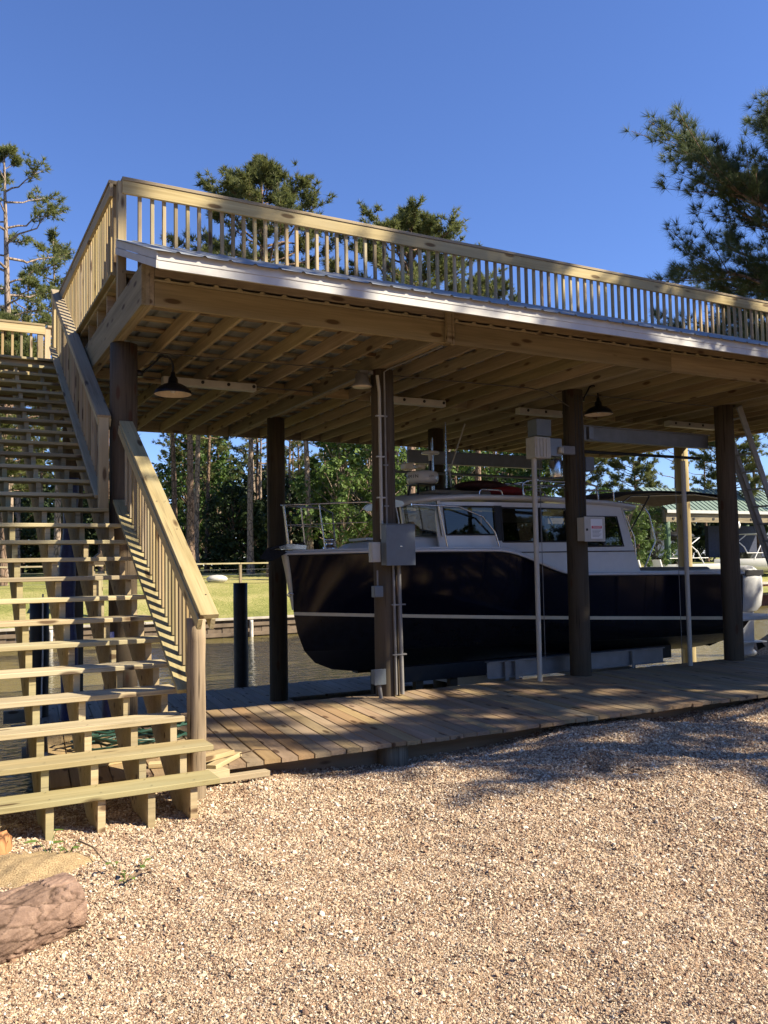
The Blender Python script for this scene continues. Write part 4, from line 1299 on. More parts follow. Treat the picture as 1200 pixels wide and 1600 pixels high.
# bow rail
top_n, top_f = [], []
for u in np.linspace(0.0, 0.125, 12):
    x, b, z = sheer_line(u, -0.07 if u > 0.03 else 0.0)
    top_n.append((x - 0.05, BY - max(b, 0), 2.44 + 0.1 * u)); top_f.append((x - 0.05, BY + max(b, 0), 2.44 + 0.1 * u))
xe, be, ze = sheer_line(0.14, -0.07)
foot = lambda s_: [(xe + 0.0, BY + s_ * be, 2.40), (xe + 0.05, BY + s_ * be, ze + 0.02)]
rail('bow_rail', list(reversed(foot(1))) + list(reversed(top_f)) + top_n + foot(-1), 0.0145)
rail('mid_rail', [(x, y, z - 0.28) for x, y, z in list(reversed(top_f))[:-1] + top_n[1:]], 0.007)
for u in (0.004, 0.055):
    x, b, z = sheer_line(u, -0.05)
    for s in (-1, 1): rail('stanchion', [(x + 0.03, BY + s * max(b, 0.02), z), (x - 0.05, BY + s * max(b - 0.02, 0.01), 2.445)], 0.012)
# second grab rail along the cabin front
rail('side_rail', [(5.75, 9.96, 2.40), (6.5, 9.94, 2.38), (6.9, 9.93, 2.24), (7.1, 9.92, 2.02), (7.16, 9.9, 1.80)], 0.014)
rail('stanchion', [(6.30, 9.93, 1.8), (6.18, 9.95, 2.39)], 0.013)
# cockpit coaming, seats, canopy
m = MB()
for s in (-1, 1): m.rbox(9.8, 12.06, BY + s * 1.13 - 0.11, BY + s * 1.13 + 0.11, 1.355, 1.40, 0.012)
m.rbox(11.9, 12.08, BY - 1.2, BY + 1.2, 1.345, 1.402, 0.012)
m.build('coaming', M['white'], bt)
MB().rbox(11.2, 11.75, BY - 0.9, BY + 0.5, 1.1, 1.45, 0.05).build('cockpit_seat', M['seat'], bt)
m = MB()
secs = []
for x, z in ((9.55, 2.60), (9.9, 2.68), (10.6, 2.73), (11.4, 2.735), (12.0, 2.70), (12.3, 2.64)):
    secs.append([(x, BY - 0.95, z - 0.03), (x, BY - 0.85, z), (x, BY - 0.4, z + 0.03), (x, BY, z + 0.035), (x, BY + 0.4, z + 0.03), (x, BY + 0.85, z), (x, BY + 0.95, z - 0.03),
                 (x, BY + 0.8, z - 0.035), (x, BY, z + 0.0), (x, BY - 0.8, z - 0.035)])
loft(m, secs)
m.build('bimini_canopy', M['canvas'], bt)
for y in (BY - 0.92, BY + 0.92):
    rail('canopy_frame', [(12.05, y, 2.62), (12.2, y, 2.45), (12.35, y, 1.95), (12.0, y, 1.36)], 0.014)
    rail('canopy_frame', [(9.55, y, 2.40), (9.95, y, 2.62), (11.4, y, 2.68), (12.1, y, 2.62)], 0.014)
    rail('canopy_strut', [(9.9, y, 2.05), (10.35, y, 2.62)], 0.012, 'black')
    rail('canopy_strut', [(9.75, y, 2.38), (9.98, y, 1.95), (10.02, y, 1.40)], 0.012)
# swim platform and outboard
MB().rbox(12.1, 13.35, BY - 1.05, BY + 1.05, 0.50, 0.57, 0.02).build('swim_platform', M['whitepaint'], bt)
MB().prism([(12.1, 0.05), (12.9, 0.25), (13.2, 0.48), (12.1, 0.48)], 'y', BY - 0.5, BY + 0.5).build('motor_bracket', M['navy'], bt)
m = MB()
secs = []
for z, xa, xb, hb in ((0.58, 13.36, 13.86, 0.17), (0.68, 13.33, 13.96, 0.22), (0.95, 13.32, 14.0, 0.25), (1.2, 13.33, 13.98, 0.26), (1.34, 13.38, 13.90, 0.24), (1.42, 13.48, 13.78, 0.18), (1.44, 13.55, 13.7, 0.1)):
    ring = []
    cx, rx = (xa + xb) / 2, (xb - xa) / 2
    for k in range(17):
        a = 2 * math.pi * k / 16
        ca, sa = math.cos(a), math.sin(a)
        ring.append((cx + rx * math.copysign(abs(ca) ** 0.6, ca), BY + hb * math.copysign(abs(sa) ** 0.6, sa), z))
    secs.append(ring)
loft(m, secs)
ob = m.build('outboard_motor', M['outboard'], bt)
MB().rbox(13.40, 13.9, BY - 0.262, BY - 0.245, 1.25, 1.36, 0.006).build('cowling_vent', M['black'], ob)
m = MB(); m.prism([(13.42, 0.60), (13.82, 0.60), (13.80, 0.0), (13.74, -0.22), (13.50, -0.22), (13.46, 0.0)], 'y', BY - 0.07, BY + 0.07)
m.prism([(13.35, -0.02), (14.05, -0.02), (14.05, 0.0), (13.35, 0.0)], 'y', BY - 0.15, BY + 0.15)
blob(m, (13.66, BY, -0.22), 0.28, 0.08, 0.08, 12, 8)
m.build('lower_unit', M['outboard'], ob)
m = MB()
for k in range(3):
    a = k * 2.094
    c, s = math.cos(a), math.sin(a)
    m.add([(13.94, BY + 0.05 * c, -0.22 + 0.05 * s), (13.90, BY + 0.20 * math.cos(a - .4), -0.22 + 0.20 * math.sin(a - .4)), (13.95, BY + 0.23 * c, -0.22 + 0.23 * s), (14.0, BY + 0.19 * math.cos(a + .4), -0.22 + 0.19 * math.sin(a + .4)),
           (13.97, BY + 0.05 * c, -0.22 + 0.05 * s)], [(0, 1, 2), (0, 2, 3), (0, 3, 4)])
m.build('propeller', M['black'], ob)

# ------------------------------------------------------------------ far bank
sw = thing('seawall', (10, 31.3, -1.4), 'low timber seawall with a pale cap along the far side of the canal', 'seawall')
x = -40.0
i = 0
while x < 34:
    board('cap_plank', (x, 31.35, -0.40), (x + 3.58, 31.35, -0.40), 0.42, 0.07, M['concrete'], sw)
    m = MB()
    xx = x
    while xx < x + 3.55:
        d = random.uniform(-.015, .015)
        m.box(xx + 0.004, xx + 0.286, 31.30 + d, 31.36 + d, -1.5, -0.44)
        xx += 0.29
    m.build('sheet_boards', M['seawall'], sw)
    if i % 2 == 0: pile('cap_pile', x + 0.4, 31.16, -1.6, -0.46, 0.075, M['stone'], sw)
    i += 1
    x += 3.6
for xa, xb, z in ((-40, 34, -0.62), (-40, 34, -0.98)):
    board('waler', (xa, 31.26, z), (xb, 31.26, z), 0.05, 0.14, M['seawall'], sw)
fn = thing('lawn_fence', (13, 40, 0.7), 'long low wooden post and rail fence standing on the lawn', 'fence')
x = -9.0
while x < 30:
    z = float(lawn_z(np.float64(x), np.float64(40.0)))
    board('fence_post', (x, 40.0, z - 0.2), (x, 40.0, 1.70), 0.12, 0.12, M['newel'], fn, up=(0, 1, 0))
    board('fence_rail', (x, 40.0, 1.745), (x + 3.70, 40.0, 1.745), 0.16, 0.07, M['stair'], fn)
    if abs(x) < 40:
        m = MB()
        for zz in (0.95, 1.2, 1.45): m.tube([(x, 40.02, zz), (x + 3.7, 40.02, zz)], 0.006, 4)
        m.build('fence_wire', M['alu'], fn)
    x += 3.72
m = MB(); blob(m, (12.6, 41.5, 0.98), 0.55, 0.4, 0.22, 16, 8)
m.build('pale_boulder', M['stone'], None, 'pale rounded boulder lying on the lawn behind the fence rail', 'boulder')
t = thing('bird_feeder', (5.1, 30.9, 0.0), 'small wooden bird feeder with a peaked roof seen through the stair treads', 'bird feeder')
board('feeder_post', (5.5, 33.0, -0.3), (5.5, 33.0, 1.35), 0.22, 0.22, M['stair'], t, up=(0, 1, 0))
MB().box(5.25, 5.75, 32.8, 33.2, 1.36, 1.42).build('feeder_floor', M['stair'], t)
MB().prism([(5.0, 1.75), (6.0, 1.75), (5.5, 2.2)], 'y', 32.65, 33.35).build('feeder_roof', M['pile'], t)
for xx in (5.3, 5.7): board('feeder_side', (xx, 33, 1.42), (xx, 33, 1.76), 0.3, 0.05, M['stair'], t, up=(1, 0, 0))

# neighbour's boathouse
nb = thing('far_boathouse', (42, 38, -0.3), 'distant boathouse with a green ribbed metal gable roof across the canal', 'boathouse')
def roof_pt(x, t, side):   # t: 0 ridge, 1 eave
    y = 38.1 + side * 2.25 * t
    return (x, y, 5.98 - 1.52 * t)
for side, nm in ((-1, 'roof_slope'), (1, 'roof_slope')):
    m = MB()
    m.add([roof_pt(38.0, 0, side), roof_pt(52, 0, side), roof_pt(52, 1, side), roof_pt(38.0, 1, side)], [(0, 1, 2, 3)])
    a = [roof_pt(38.0, 0, side), roof_pt(52, 0, side), roof_pt(52, 1, side), roof_pt(38.0, 1, side)]
    m.add([(p[0], p[1], p[2] - 0.08) for p in a], [(3, 2, 1, 0)])
    o = m.build(nm, M['greenroof'], nb)
    x = 38.02
    while x < 52:
        p, q = roof_pt(x, 0, side), roof_pt(x, 1, side)
        rb = MB(); rb.bar((p[0], p[1], p[2] + 0.02), (q[0], q[1], q[2] + 0.02), 0.045, 0.05)
        rb.build('roof_rib', M['greenroof'], o)
        x += 0.42
m = MB(); m.prism([(35.95, 4.43), (40.25, 4.43), (38.1, 5.88)], 'x', 38.12, 38.2); m.build('gable_board', M['frame'], nb)
MB().box(38.0, 52, 35.82, 35.86, 4.28, 4.46).build('eave_fascia', M['siding'], nb)
MB().box(38.1, 52, 36.02, 36.14, 3.75, 4.28).build('eave_beam', M['newel'], nb)
MB().box(38.05, 38.15, 36.1, 40.2, 3.75, 4.43).build('gable_beam', M['newel'], nb)
MB().box(32.5, 38.0, 40.0, 40.3, 3.80, 4.15).build('side_awning', M['newel'], nb)
for x in (38.3, 44.2, 50.0):
    pile('boathouse_post', x, 36.2, -2.2, 3.8, 0.20, M['greenpost'], nb)
    pile('boathouse_post', x, 40.0, -2.2, 3.8, 0.18, M['greenpost'], nb)
for k in range(8):
    MB().box(38.6 + k * 1.7, 38.75 + k * 1.7, 35.98, 36.02, 3.9, 4.02).build('rafter_end', M['black'], nb)
MB().lathe((44.0, 35.95, 3.35), [(0, 0), (0.2, 0.05), (0.25, 0.25), (0.2, 0.45), (0, 0.5)], 16).build('wall_clock', M['labelw'], nb)
MB().box(40.6, 43.2, 39.2, 39.4, 1.3, 3.2).build('storage_wall', M['labelw'], nb)
MB().box(38.2, 38.35, 36.6, 37.4, 2.7, 3.75).build('corner_board', M['whitepaint'], nb)
fd = thing('far_dock', (42, 34.5, -0.5), 'rust red board dock in front of the far boathouse', 'dock')
x = 40.4
while x < 56:
    MB().box(x, x + 0.58, 33.2, 33.26, -1.3, -0.02).build('face_board', M['redsheet'], fd)
    x += 0.60
MB().box(41.4, 56, 33.1, 35.7, 0.0, 0.08).build('deck_slab', M['concrete'], fd)
MB().box(41.4, 56, 33.0, 33.1, -0.62, -0.5).build('rub_board', M['concrete'], fd)
MB().box(30, 40.5, 33.2, 33.6, -0.6, 0.5).build('low_wall', M['concrete'], None, 'low tan wall at the far bank behind the cockpit', 'wall')

def lounge_chair(x, y, z, label):
    t = thing('deck_chair', (x, y, z), label, 'chair', 'white chairs on the far bank')
    MB().box(x - 0.55, x + 0.55, y - 0.3, y + 0.3, z + 0.36, z + 0.42).build('seat', M['labelw'], t)
    MB().prism([(x - 0.55, z + 0.42), (x - 0.48, z + 0.42), (x - 0.68, z + 1.05), (x - 0.75, z + 1.05)], 'y', y - 0.3, y + 0.3).build('backrest', M['labelw'], t)
    for dx in (-0.48, 0.48):
        for dy in (-0.25, 0.25):
            MB().box(x + dx - 0.04, x + dx + 0.04, y + dy - 0.04, y + dy + 0.04, z, z + 0.36).build('leg', M['labelw'], t)
lounge_chair(34.2, 34.0, 0.5, 'left one of the white chairs on the far bank behind the cabin')
lounge_chair(36.1, 34.3, 0.5, 'right one of the white chairs on the far bank beside the sunlit post')

def runabout(x, y, z, L, label, color, tower, cover=None):
    t = thing('motorboat', (x, y, z), label, 'boat')
    m = MB()
    secs = []
    for f, hb, zk in ((0, 0.05, 0.55), (0.12, 0.5, 0.3), (0.3, 0.95, 0.1), (0.6, 1.15, 0.02), (1, 1.1, 0.0)):
        xx = x - L / 2 + L * f
        secs.append([(xx, y - hb, z + 0.95), (xx, y - hb * 0.92, z + 0.45), (xx, y, z + zk), (xx, y + hb * 0.92, z + 0.45), (xx, y + hb, z + 0.95), (xx, y, z + 0.97)])
    loft(m, secs)
    m.build('hull', color, t)
    m = MB()
    m.prism([(x - L * 0.18, z + 0.95), (x + L * 0.02, z + 0.95), (x - L * 0.02, z + 1.35), (x - L * 0.1, z + 1.35)], 'y', y - 0.8, y + 0.8)
    m.build('windscreen', M['glass'], t)
    if tower:
        m = MB()
        for yy in (y - 1.0, y + 1.0):
            m.tube([(x - 0.9, yy, z + 0.95), (x - 0.2, yy, z + 1.9), (x + 0.9, yy, z + 2.5)], 0.04, 6)
            m.tube([(x + 1.2, yy, z + 0.95), (x + 0.7, yy, z + 1.7), (x - 0.6, yy, z + 2.5)], 0.04, 6)
            m.tube([(x - 1.6, yy, z + 1.3), (x + 1.6, yy, z + 1.3)], 0.025, 6)
        for xx in (x - 0.6, x + 0.9): m.tube([(xx, y - 1, z + 2.5), (xx, y + 1, z + 2.5)], 0.035, 6)
        m.build('tower_frame', M['labelw'], t)
    if cover:
        m = MB(); blob(m, (x, y, z + 2.62), L * 0.24, 1.0, 0.28)
        m.build('canopy', M[cover], t)
    return t
runabout(39.4, 36.6, 0.3, 5.2, 'distant white boat with a dark round canopy left of the ladder', M['labelw'], True, 'black')
MB().box(45.0, 50.5, 39.0, 39.3, 1.6, 3.7).build('blue_tarp', M['tarpnavy'], None, 'dark blue tarp hanging at the back of the far boathouse', 'tarp')
runabout(46.0, 36.6, 0.55, 6.6, 'distant bright white boat with a frame tower seen behind the ladder', M['labelw'], True)

# ------------------------------------------------------------------ trees
def tuft_tris(c, d, n, length, width, spread, g):
    """needles: narrow triangles fanned round each direction"""
    N = len(c)
    dd = np.repeat(d, n, 0) + g.normal(0, spread, (N * n, 3))
    dd /= np.linalg.norm(dd, axis=1, keepdims=True)
    cc = np.repeat(c, n, 0) - dd * 0.02
    L = length * g.uniform(0.65, 1.1, (N * n, 1))
    side = np.cross(dd, g.normal(0, 1, (N * n, 3)))
    side /= np.linalg.norm(side, axis=1, keepdims=True) + 1e-9
    w = width * g.uniform(0.7, 1.3, (N * n, 1))
    v = np.stack([cc - side * w * 0.5, cc + side * w * 0.5, cc + dd * L], 1).reshape(-1, 3)
    return v, np.arange(N * n * 3).reshape(-1, 3)

def pine_meshes(seed, H, bare, R_, nl=34, sub=6, tpb=4, nn=12, nlen=0.30, nwid=0.035, tr=0.2, flat=0.0, bend=0.2, top_round=0.6):
    """H height, bare fraction of trunk, R_ crown radius -> (trunk+limbs mesh builder, needle mesh)"""
    g = np.random.default_rng(seed)
    rr = random.Random(seed)
    mb = MB()
    npt = 12
    ph = rr.uniform(0, 6)
    axis = [Vector((bend * math.sin(2.2 * t + ph) * t, bend * math.cos(1.7 * t + ph) * t, H * t)) for t in np.linspace(0, 1, npt)]
    mb.tube(axis, [tr * (1.35 if i == 0 else 1) * (1 - 0.88 * (i / (npt - 1)) ** 1.3) for i in range(npt)], 10)
    def at(z):
        t = min(max(z / H, 0), 1) * (npt - 1)
        i = min(int(t), npt - 2)
        return axis[i].lerp(axis[i + 1], t - i)
    C, D = [], []
    for k in range(nl):
        f = (k + rr.random()) / nl
        z = H * (bare + (1 - bare) * f * 0.985)
        prof = (math.sin(math.pi * min(1, (f * 0.86 + 0.16))) ** 0.7) * (1 - 0.25 * f)
        if f > 0.85: prof *= 0.75
        L = R_ * prof * rr.uniform(0.55, 1.12)
        a = k * 2.399 + rr.uniform(-.5, .5)
        elev = rr.uniform(-0.12, 0.3) + 0.6 * f
        p0 = at(z)
        d = Vector((math.cos(a), math.sin(a), elev)).normalized()
        pts = [p0]
        for s in range(1, 6):
            t = s / 5
            pts.append(p0 + d * L * t + Vector((rr.uniform(-.06, .06) * L, rr.uniform(-.06, .06) * L, L * (0.16 * t * t - 0.10 * t) + rr.uniform(-.03, .03) * L)))
        r0 = 0.02 + 0.017 * L
        mb.tube(pts, [r0 * (1 - 0.8 * s / 5) for s in range(6)], 5, False)
        for b in range(sub):
            t = rr.uniform(0.38, 1.0) ** 0.8
            i = min(int(t * 5), 4)
            q = pts[i].lerp(pts[i + 1], t * 5 - i)
            bd = (d + Vector((rr.uniform(-.9, .9), rr.uniform(-.9, .9), rr.uniform(-.15, .7)))).normalized()
            bl = L * rr.uniform(0.16, 0.34) + 0.2
            e = q + bd * bl
            mb.tube([q, q.lerp(e, 0.5) + Vector((0, 0, -0.03)), e], [0.016, 0.011, 0.006], 4, False)
            for s in range(tpb):
                w = rr.uniform(0.35, 1.05)
                c = q.lerp(e, w) + Vector((rr.gauss(0, .10), rr.gauss(0, .10), rr.gauss(0.03, .08)))
                C.append(c); D.append((bd + Vector((rr.uniform(-.4, .4), rr.uniform(-.4, .4), 0.45))).normalized())
        C.append(pts[-1]); D.append(d)
    v, t = tuft_tris(np.array(C), np.array(D), nn, nlen, nwid, 0.8, g)
    return mb, np_mesh('crown', v, t)

class TreeKind:
    def __init__(s, mats, **kw):
        mb, crown = pine_meshes(**kw)
        me = bpy.data.meshes.new('trunk')
        me.from_pydata(mb.v, [], mb.f)
        me.materials.append(mats[0])
        me.polygons.foreach_set('use_smooth', [True] * len(me.polygons))
        me.update()
        crown.materials.append(mats[1])
        s.trunk, s.crown = me, crown
    def place(s, x, y, z, rot, sc, label, name='pine_tree', group=None, cat='tree'):
        root = bpy.data.objects.new(name, None)
        link(root, None, Matrix.Translation((x, y, z)))
        tag(root, label, cat, group)
        mw = Matrix.Translation((x, y, z)) @ Matrix.Rotation(rot, 4, 'Z') @ Matrix.Diagonal((sc, sc, sc, 1))
        for nm, me in (('trunk', s.trunk), ('crown', s.crown)):
            o = bpy.data.objects.new(nm, me)
            link(o, root, mw)
        return root

def leaf_cloud(g, centers, radii, n, size, flat=0.8):
    k = len(centers)
    idx = np.repeat(np.arange(k), n)
    d = g.normal(0, 1, (k * n, 3)); d /= np.linalg.norm(d, axis=1, keepdims=True)
    rad = radii[idx][:, None] * g.uniform(0.35, 1.0, (k * n, 1)) ** 0.5
    c = centers[idx] + d * rad * np.array([1, 1, flat])
    nrm = d + g.normal(0, 0.6, (k * n, 3)) + np.array([0, 0, 0.4])
    nrm /= np.linalg.norm(nrm, axis=1, keepdims=True)
    a = np.cross(nrm, g.normal(0, 1, (k * n, 3))); a /= np.linalg.norm(a, axis=1, keepdims=True) + 1e-9
    b = np.cross(nrm, a)
    s = size * g.uniform(0.6, 1.25, (k * n, 1))
    v = np.stack([c - a * s, c + b * s * 0.55, c + a * s, c - b * s * 0.55], 1).reshape(-1, 3)
    return v, np.arange(k * n * 4).reshape(-1, 4)

class LeafKind(TreeKind):
    def __init__(s, mats, seed, H, bare, R_, ncl=46, n=90, size=0.14, tr=0.16, crad=0.75):
        g = np.random.default_rng(seed); rr = random.Random(seed)
        mb = MB()
        ax = [Vector((0.25 * math.sin(3 * t + seed) * t, 0.25 * math.cos(2 * t + seed) * t, H * 0.92 * t)) for t in np.linspace(0, 1, 9)]
        mb.tube(ax, [tr * (1 - 0.85 * i / 8) for i in range(9)], 8)
        C = []
        for k in range(ncl):
            f = (k + rr.random()) / ncl
            z = H * (bare + (1 - bare) * f)
            prof = math.sin(math.pi * min(0.98, 0.18 + 0.80 * f)) ** 0.6
            r = R_ * prof * math.sqrt(rr.uniform(0.12, 1.0))
            a = k * 2.399 + rr.uniform(-.6, .6)
            q = Vector((r * math.cos(a), r * math.sin(a), z))
            C.append(q)
            b = ax[min(8, int(max(0.15, f * 0.8 + bare * 0.3) * 8))]
            mb.tube([b, b.lerp(q, 0.5) + Vector((0, 0, 0.15)), q], [0.045, 0.03, 0.01], 5, False)
        C = np.array(C)
        v, q = leaf_cloud(g, C, crad * g.uniform(0.6, 1.25, len(C)), n, size)
        crown = np_mesh('crown', v, None, q)
        me = bpy.data.meshes.new('trunk'); me.from_pydata(mb.v, [], mb.f); me.materials.append(mats[0]); me.update()
        me.polygons.foreach_set('use_smooth', [True] * len(me.polygons))
        crown.materials.append(mats[1])
        s.trunk, s.crown = me, crown

def polar(az, D):
    return D * math.sin(R(az)), D * math.cos(R(az))
PB = (M['pinebark'], M['needle']); PBP = (M['pinebark_pale'], M['needle'])
# named pines above the roof
kA = TreeKind(PBP, seed=11, H=23.0, bare=0.52, R_=4.2, nl=30, sub=8, tpb=6, nn=14, nlen=0.34, nwid=0.05, tr=0.30, bend=0.5)
x, y = polar(4.0, 48); kA.place(x, y, 1.0, 0.6, 1.0, 'tall pine with a bare lower trunk rising at the far left above the stair landing')
kB = TreeKind(PB, seed=23, H=23.5, bare=0.50, R_=4.7, nl=72, sub=11, tpb=9, nn=14, nlen=0.40, nwid=0.055, tr=0.30, bend=0.4)
x, y = polar(20.6, 46); kB.place(x, y, 1.0, 2.1, 0.98, 'tallest round crowned pine above the middle of the deck railing')
kC = TreeKind(PB, seed=37, H=21.5, bare=0.55, R_=5.0, nl=72, sub=11, tpb=9, nn=14, nlen=0.40, nwid=0.055, tr=0.28, bend=0.3)
x, y = polar(30.0, 48); kC.place(x, y, 1.0, 4.0, 0.97, 'flat topped pine right of the tallest one above the railing')
x, y = polar(34.5, 54); kB.place(x, y, 1.2, 5.2, 0.80, 'lower pine peeping over the railing right of the flat topped one')
x, y = polar(15.2, 50); kC.place(x, y, 1.2, 1.2, 0.82, 'pine half hidden by the railing near its left corner')
kD = TreeKind(PB, seed=51, H=14.0, bare=0.35, R_=3.4, nl=56, sub=10, tpb=8, nn=14, nlen=0.36, nwid=0.05, tr=0.2)
x, y = polar(3.8, 44); kD.place(x, y, 0.9, 0.3, 0.92, 'bushy young pine behind the landing rail below the tall left pine')
# big pine on the right, this side of the canal
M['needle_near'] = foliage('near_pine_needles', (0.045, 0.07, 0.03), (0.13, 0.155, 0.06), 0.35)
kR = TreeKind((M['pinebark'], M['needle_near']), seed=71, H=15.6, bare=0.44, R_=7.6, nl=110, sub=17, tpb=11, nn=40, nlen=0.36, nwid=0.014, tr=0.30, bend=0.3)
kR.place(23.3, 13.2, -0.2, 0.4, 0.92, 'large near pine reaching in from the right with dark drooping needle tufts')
# pines standing behind the photographer that throw the dappled shade
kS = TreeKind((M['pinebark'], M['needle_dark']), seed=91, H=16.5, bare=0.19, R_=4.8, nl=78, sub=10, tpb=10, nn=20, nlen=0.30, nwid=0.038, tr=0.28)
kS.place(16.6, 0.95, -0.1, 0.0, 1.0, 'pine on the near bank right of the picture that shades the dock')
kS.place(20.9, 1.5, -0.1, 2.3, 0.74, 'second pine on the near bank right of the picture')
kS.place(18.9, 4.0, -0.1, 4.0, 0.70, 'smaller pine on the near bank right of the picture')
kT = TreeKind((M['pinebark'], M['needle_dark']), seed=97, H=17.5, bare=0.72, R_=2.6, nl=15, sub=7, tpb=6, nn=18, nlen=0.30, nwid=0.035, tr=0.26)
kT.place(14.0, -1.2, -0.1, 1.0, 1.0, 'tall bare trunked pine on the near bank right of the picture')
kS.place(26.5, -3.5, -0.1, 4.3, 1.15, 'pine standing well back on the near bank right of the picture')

# wood behind and beside the photographer (added unseen to block sky light; also mirrored in the hull and windows)
bk = [TreeKind(PB, seed=301, H=15.0, bare=0.25, R_=4.2, nl=34, sub=6, tpb=5, nn=12, nlen=0.5, nwid=0.10, tr=0.25), ]
bl = LeafKind((M['pinebark'], M['broad']), 311, 10.0, 0.12, 4.2, 60, 110, 0.24)
for k in range(22):
    az = 150 + k * 9.2
    x, y = polar(az + (k * 37 % 7), 21 + (k * 13 % 9))
    (bk[0] if k % 2 else bl).place(x, y, -0.2, k * 1.7, 0.9 + 0.05 * (k % 5), 'unseen tree added behind the photographer to block sky light', 'sky_block_tree', 'added wood behind the photographer')
for k in range(7):
    x, y = polar(76 + k * 10.5, 27 + (k * 11 % 6))
    bl.place(x, y, -0.2, k * 2.1, 0.62, 'unseen low tree added right of the picture to block sky light', 'sky_block_tree', 'added wood right of the picture')
# tree line across the lawn
fk = [TreeKind(PB, seed=101 + i, H=20.0 + 2 * i, bare=0.45, R_=3.2, nl=26, sub=5, tpb=4, nn=10, nlen=0.42, nwid=0.075, tr=0.20, bend=0.5) for i in range(3)]
fp = [TreeKind(PBP, seed=131 + i, H=20.0 + i, bare=0.50, R_=3.2, nl=26, sub=5, tpb=4, nn=10, nlen=0.42, nwid=0.075, tr=0.21, bend=0.5) for i in range(2)]
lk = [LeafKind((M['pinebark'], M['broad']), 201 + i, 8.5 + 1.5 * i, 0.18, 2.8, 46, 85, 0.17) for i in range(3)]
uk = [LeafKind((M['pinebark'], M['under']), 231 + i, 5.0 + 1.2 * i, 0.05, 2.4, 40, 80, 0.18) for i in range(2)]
kl = [LeafKind((M['pinebark_pale'], M['broadlit']), 251 + i, 11.0, 0.2, 3.4, 60, 100, 0.16) for i in range(2)]
G1 = 'trees of the shaded wood beyond the lawn'
# trunks that can be singled out
for az, D, k, rot, lab in ((14.2, 55, fk[0], 0.3, 'dark trunked pine just right of the blue sky gap beside the stair rail'),
                           (15.5, 54, fp[0], 1.0, 'pale straight pine trunk rising behind the left end of the lawn fence'),
                           (19.1, 52, fp[1], 2.6, 'leaning pale pine trunk just left of the dark rear post'),
                           (23.1, 50, fp[0], 4.2, 'sunlit pale pine trunk right of the dark rear post behind the bow rail'),
                           (29.2, 56, fp[1], 5.0, 'pale pine trunk behind the radar dome'),
                           (4.6, 56, fp[0], 2.0, 'leftmost pale trunk seen between the stair treads'),
                           (6.9, 52, fp[1], 0.4, 'second pale trunk seen between the stair treads'),
                           (9.6, 58, fk[1], 3.3, 'dark trunked pine seen between the stair treads beside the blue tarp')):
    x, y = polar(az, D)
    k.place(x, y, float(lawn_z(np.float64(x), np.float64(y))) - 0.05, rot, 0.95, lab)
rt = random.Random(5)
nwood = 0
for row, (D0, n) in enumerate(((60, 17), (68, 17), (78, 16))):
    for i in range(n):
        az = -6 + (i + rt.uniform(-.3, .3)) * 43 / n + row * 0.7
        if 11.2 < az < 13.6 or 33 < az < 36: continue
        D = D0 + rt.uniform(-3, 4)
        x, y = polar(az, D)
        k = rt.choice(fk + fp)
        k.place(x, y, float(lawn_z(np.float64(x), np.float64(y))) - 0.05, rt.uniform(0, 6.28), rt.uniform(0.62, 0.82), 'slender pine standing in the shaded wood beyond the lawn', group=G1)
for i in range(26):
    az = -4 + i * 1.55 + rt.uniform(-.5, .5)
    if 11.2 < az < 13.2: continue
    D = 58 + rt.uniform(-2, 10)
    x, y = polar(az, D)
    k = rt.choice(lk + uk + uk)
    k.place(x, y, float(lawn_z(np.float64(x), np.float64(y))) - 0.1, rt.uniform(0, 6.28), rt.uniform(0.85, 1.15), 'leafy understorey tree in the shaded wood beyond the lawn', 'understorey_tree', G1)
for az, D, k, sc, lab in ((25.4, 50, kl[0], 0.98, 'bright green leafy tree behind the bow rail'), (27.4, 51, kl[1], 0.92, 'leafy tree with fresh leaves left of the radar dome'),
                          (35.5, 60, lk[2], 0.9, 'leafy tree behind the cabin roof and lift beam'), (38.5, 62, lk[1], 0.9, 'leafy tree right of the lift motor boxes'),
                          (44.3, 50, kl[0], 0.42, 'round bright shrub beyond the cockpit left of the sunlit post'), (46.0, 53, kl[1], 0.40, 'darker shrub beside the sunlit post across the canal'),
                          (42.6, 56, lk[0], 0.62, 'shrub behind the slanted cabin end')):
    x, y = polar(az, D)
    k.place(x, y, float(lawn_z(np.float64(x), np.float64(y))) - 0.1, 1.3 * az, sc, lab, 'leafy_tree')
for az, D, k, sc, lab in ((44.8, 62, kD, 0.62, 'small open pine against the sky left of the sunlit rear post'), (41.2, 60, kD, 0.80, 'pine right of the danger box post above the canopy'),
                          (47.2, 66, fk[0], 0.55, 'pine directly right of the sunlit rear post above the green roof'), (49.0, 70, fk[1], 0.52, 'pine above the green roof behind the guide pole'),
                          (52.0, 62, fk[2], 0.62, 'pine behind the ladder'), (54.2, 60, fk[0], 0.66, 'pine at the right edge behind the ladder'), (38.4, 66, fk[1], 0.72, 'pine behind the lift motor boxes'),
                          (50.6, 60, kD, 0.7, 'bushy pine between the ladder and the dark right post'), (36.4, 70, fk[2], 0.62, 'pine behind the guide pole and long lift beam')):
    x, y = polar(az, D)
    k.place(x, y, 1.3, 2.2 * az, sc, lab)
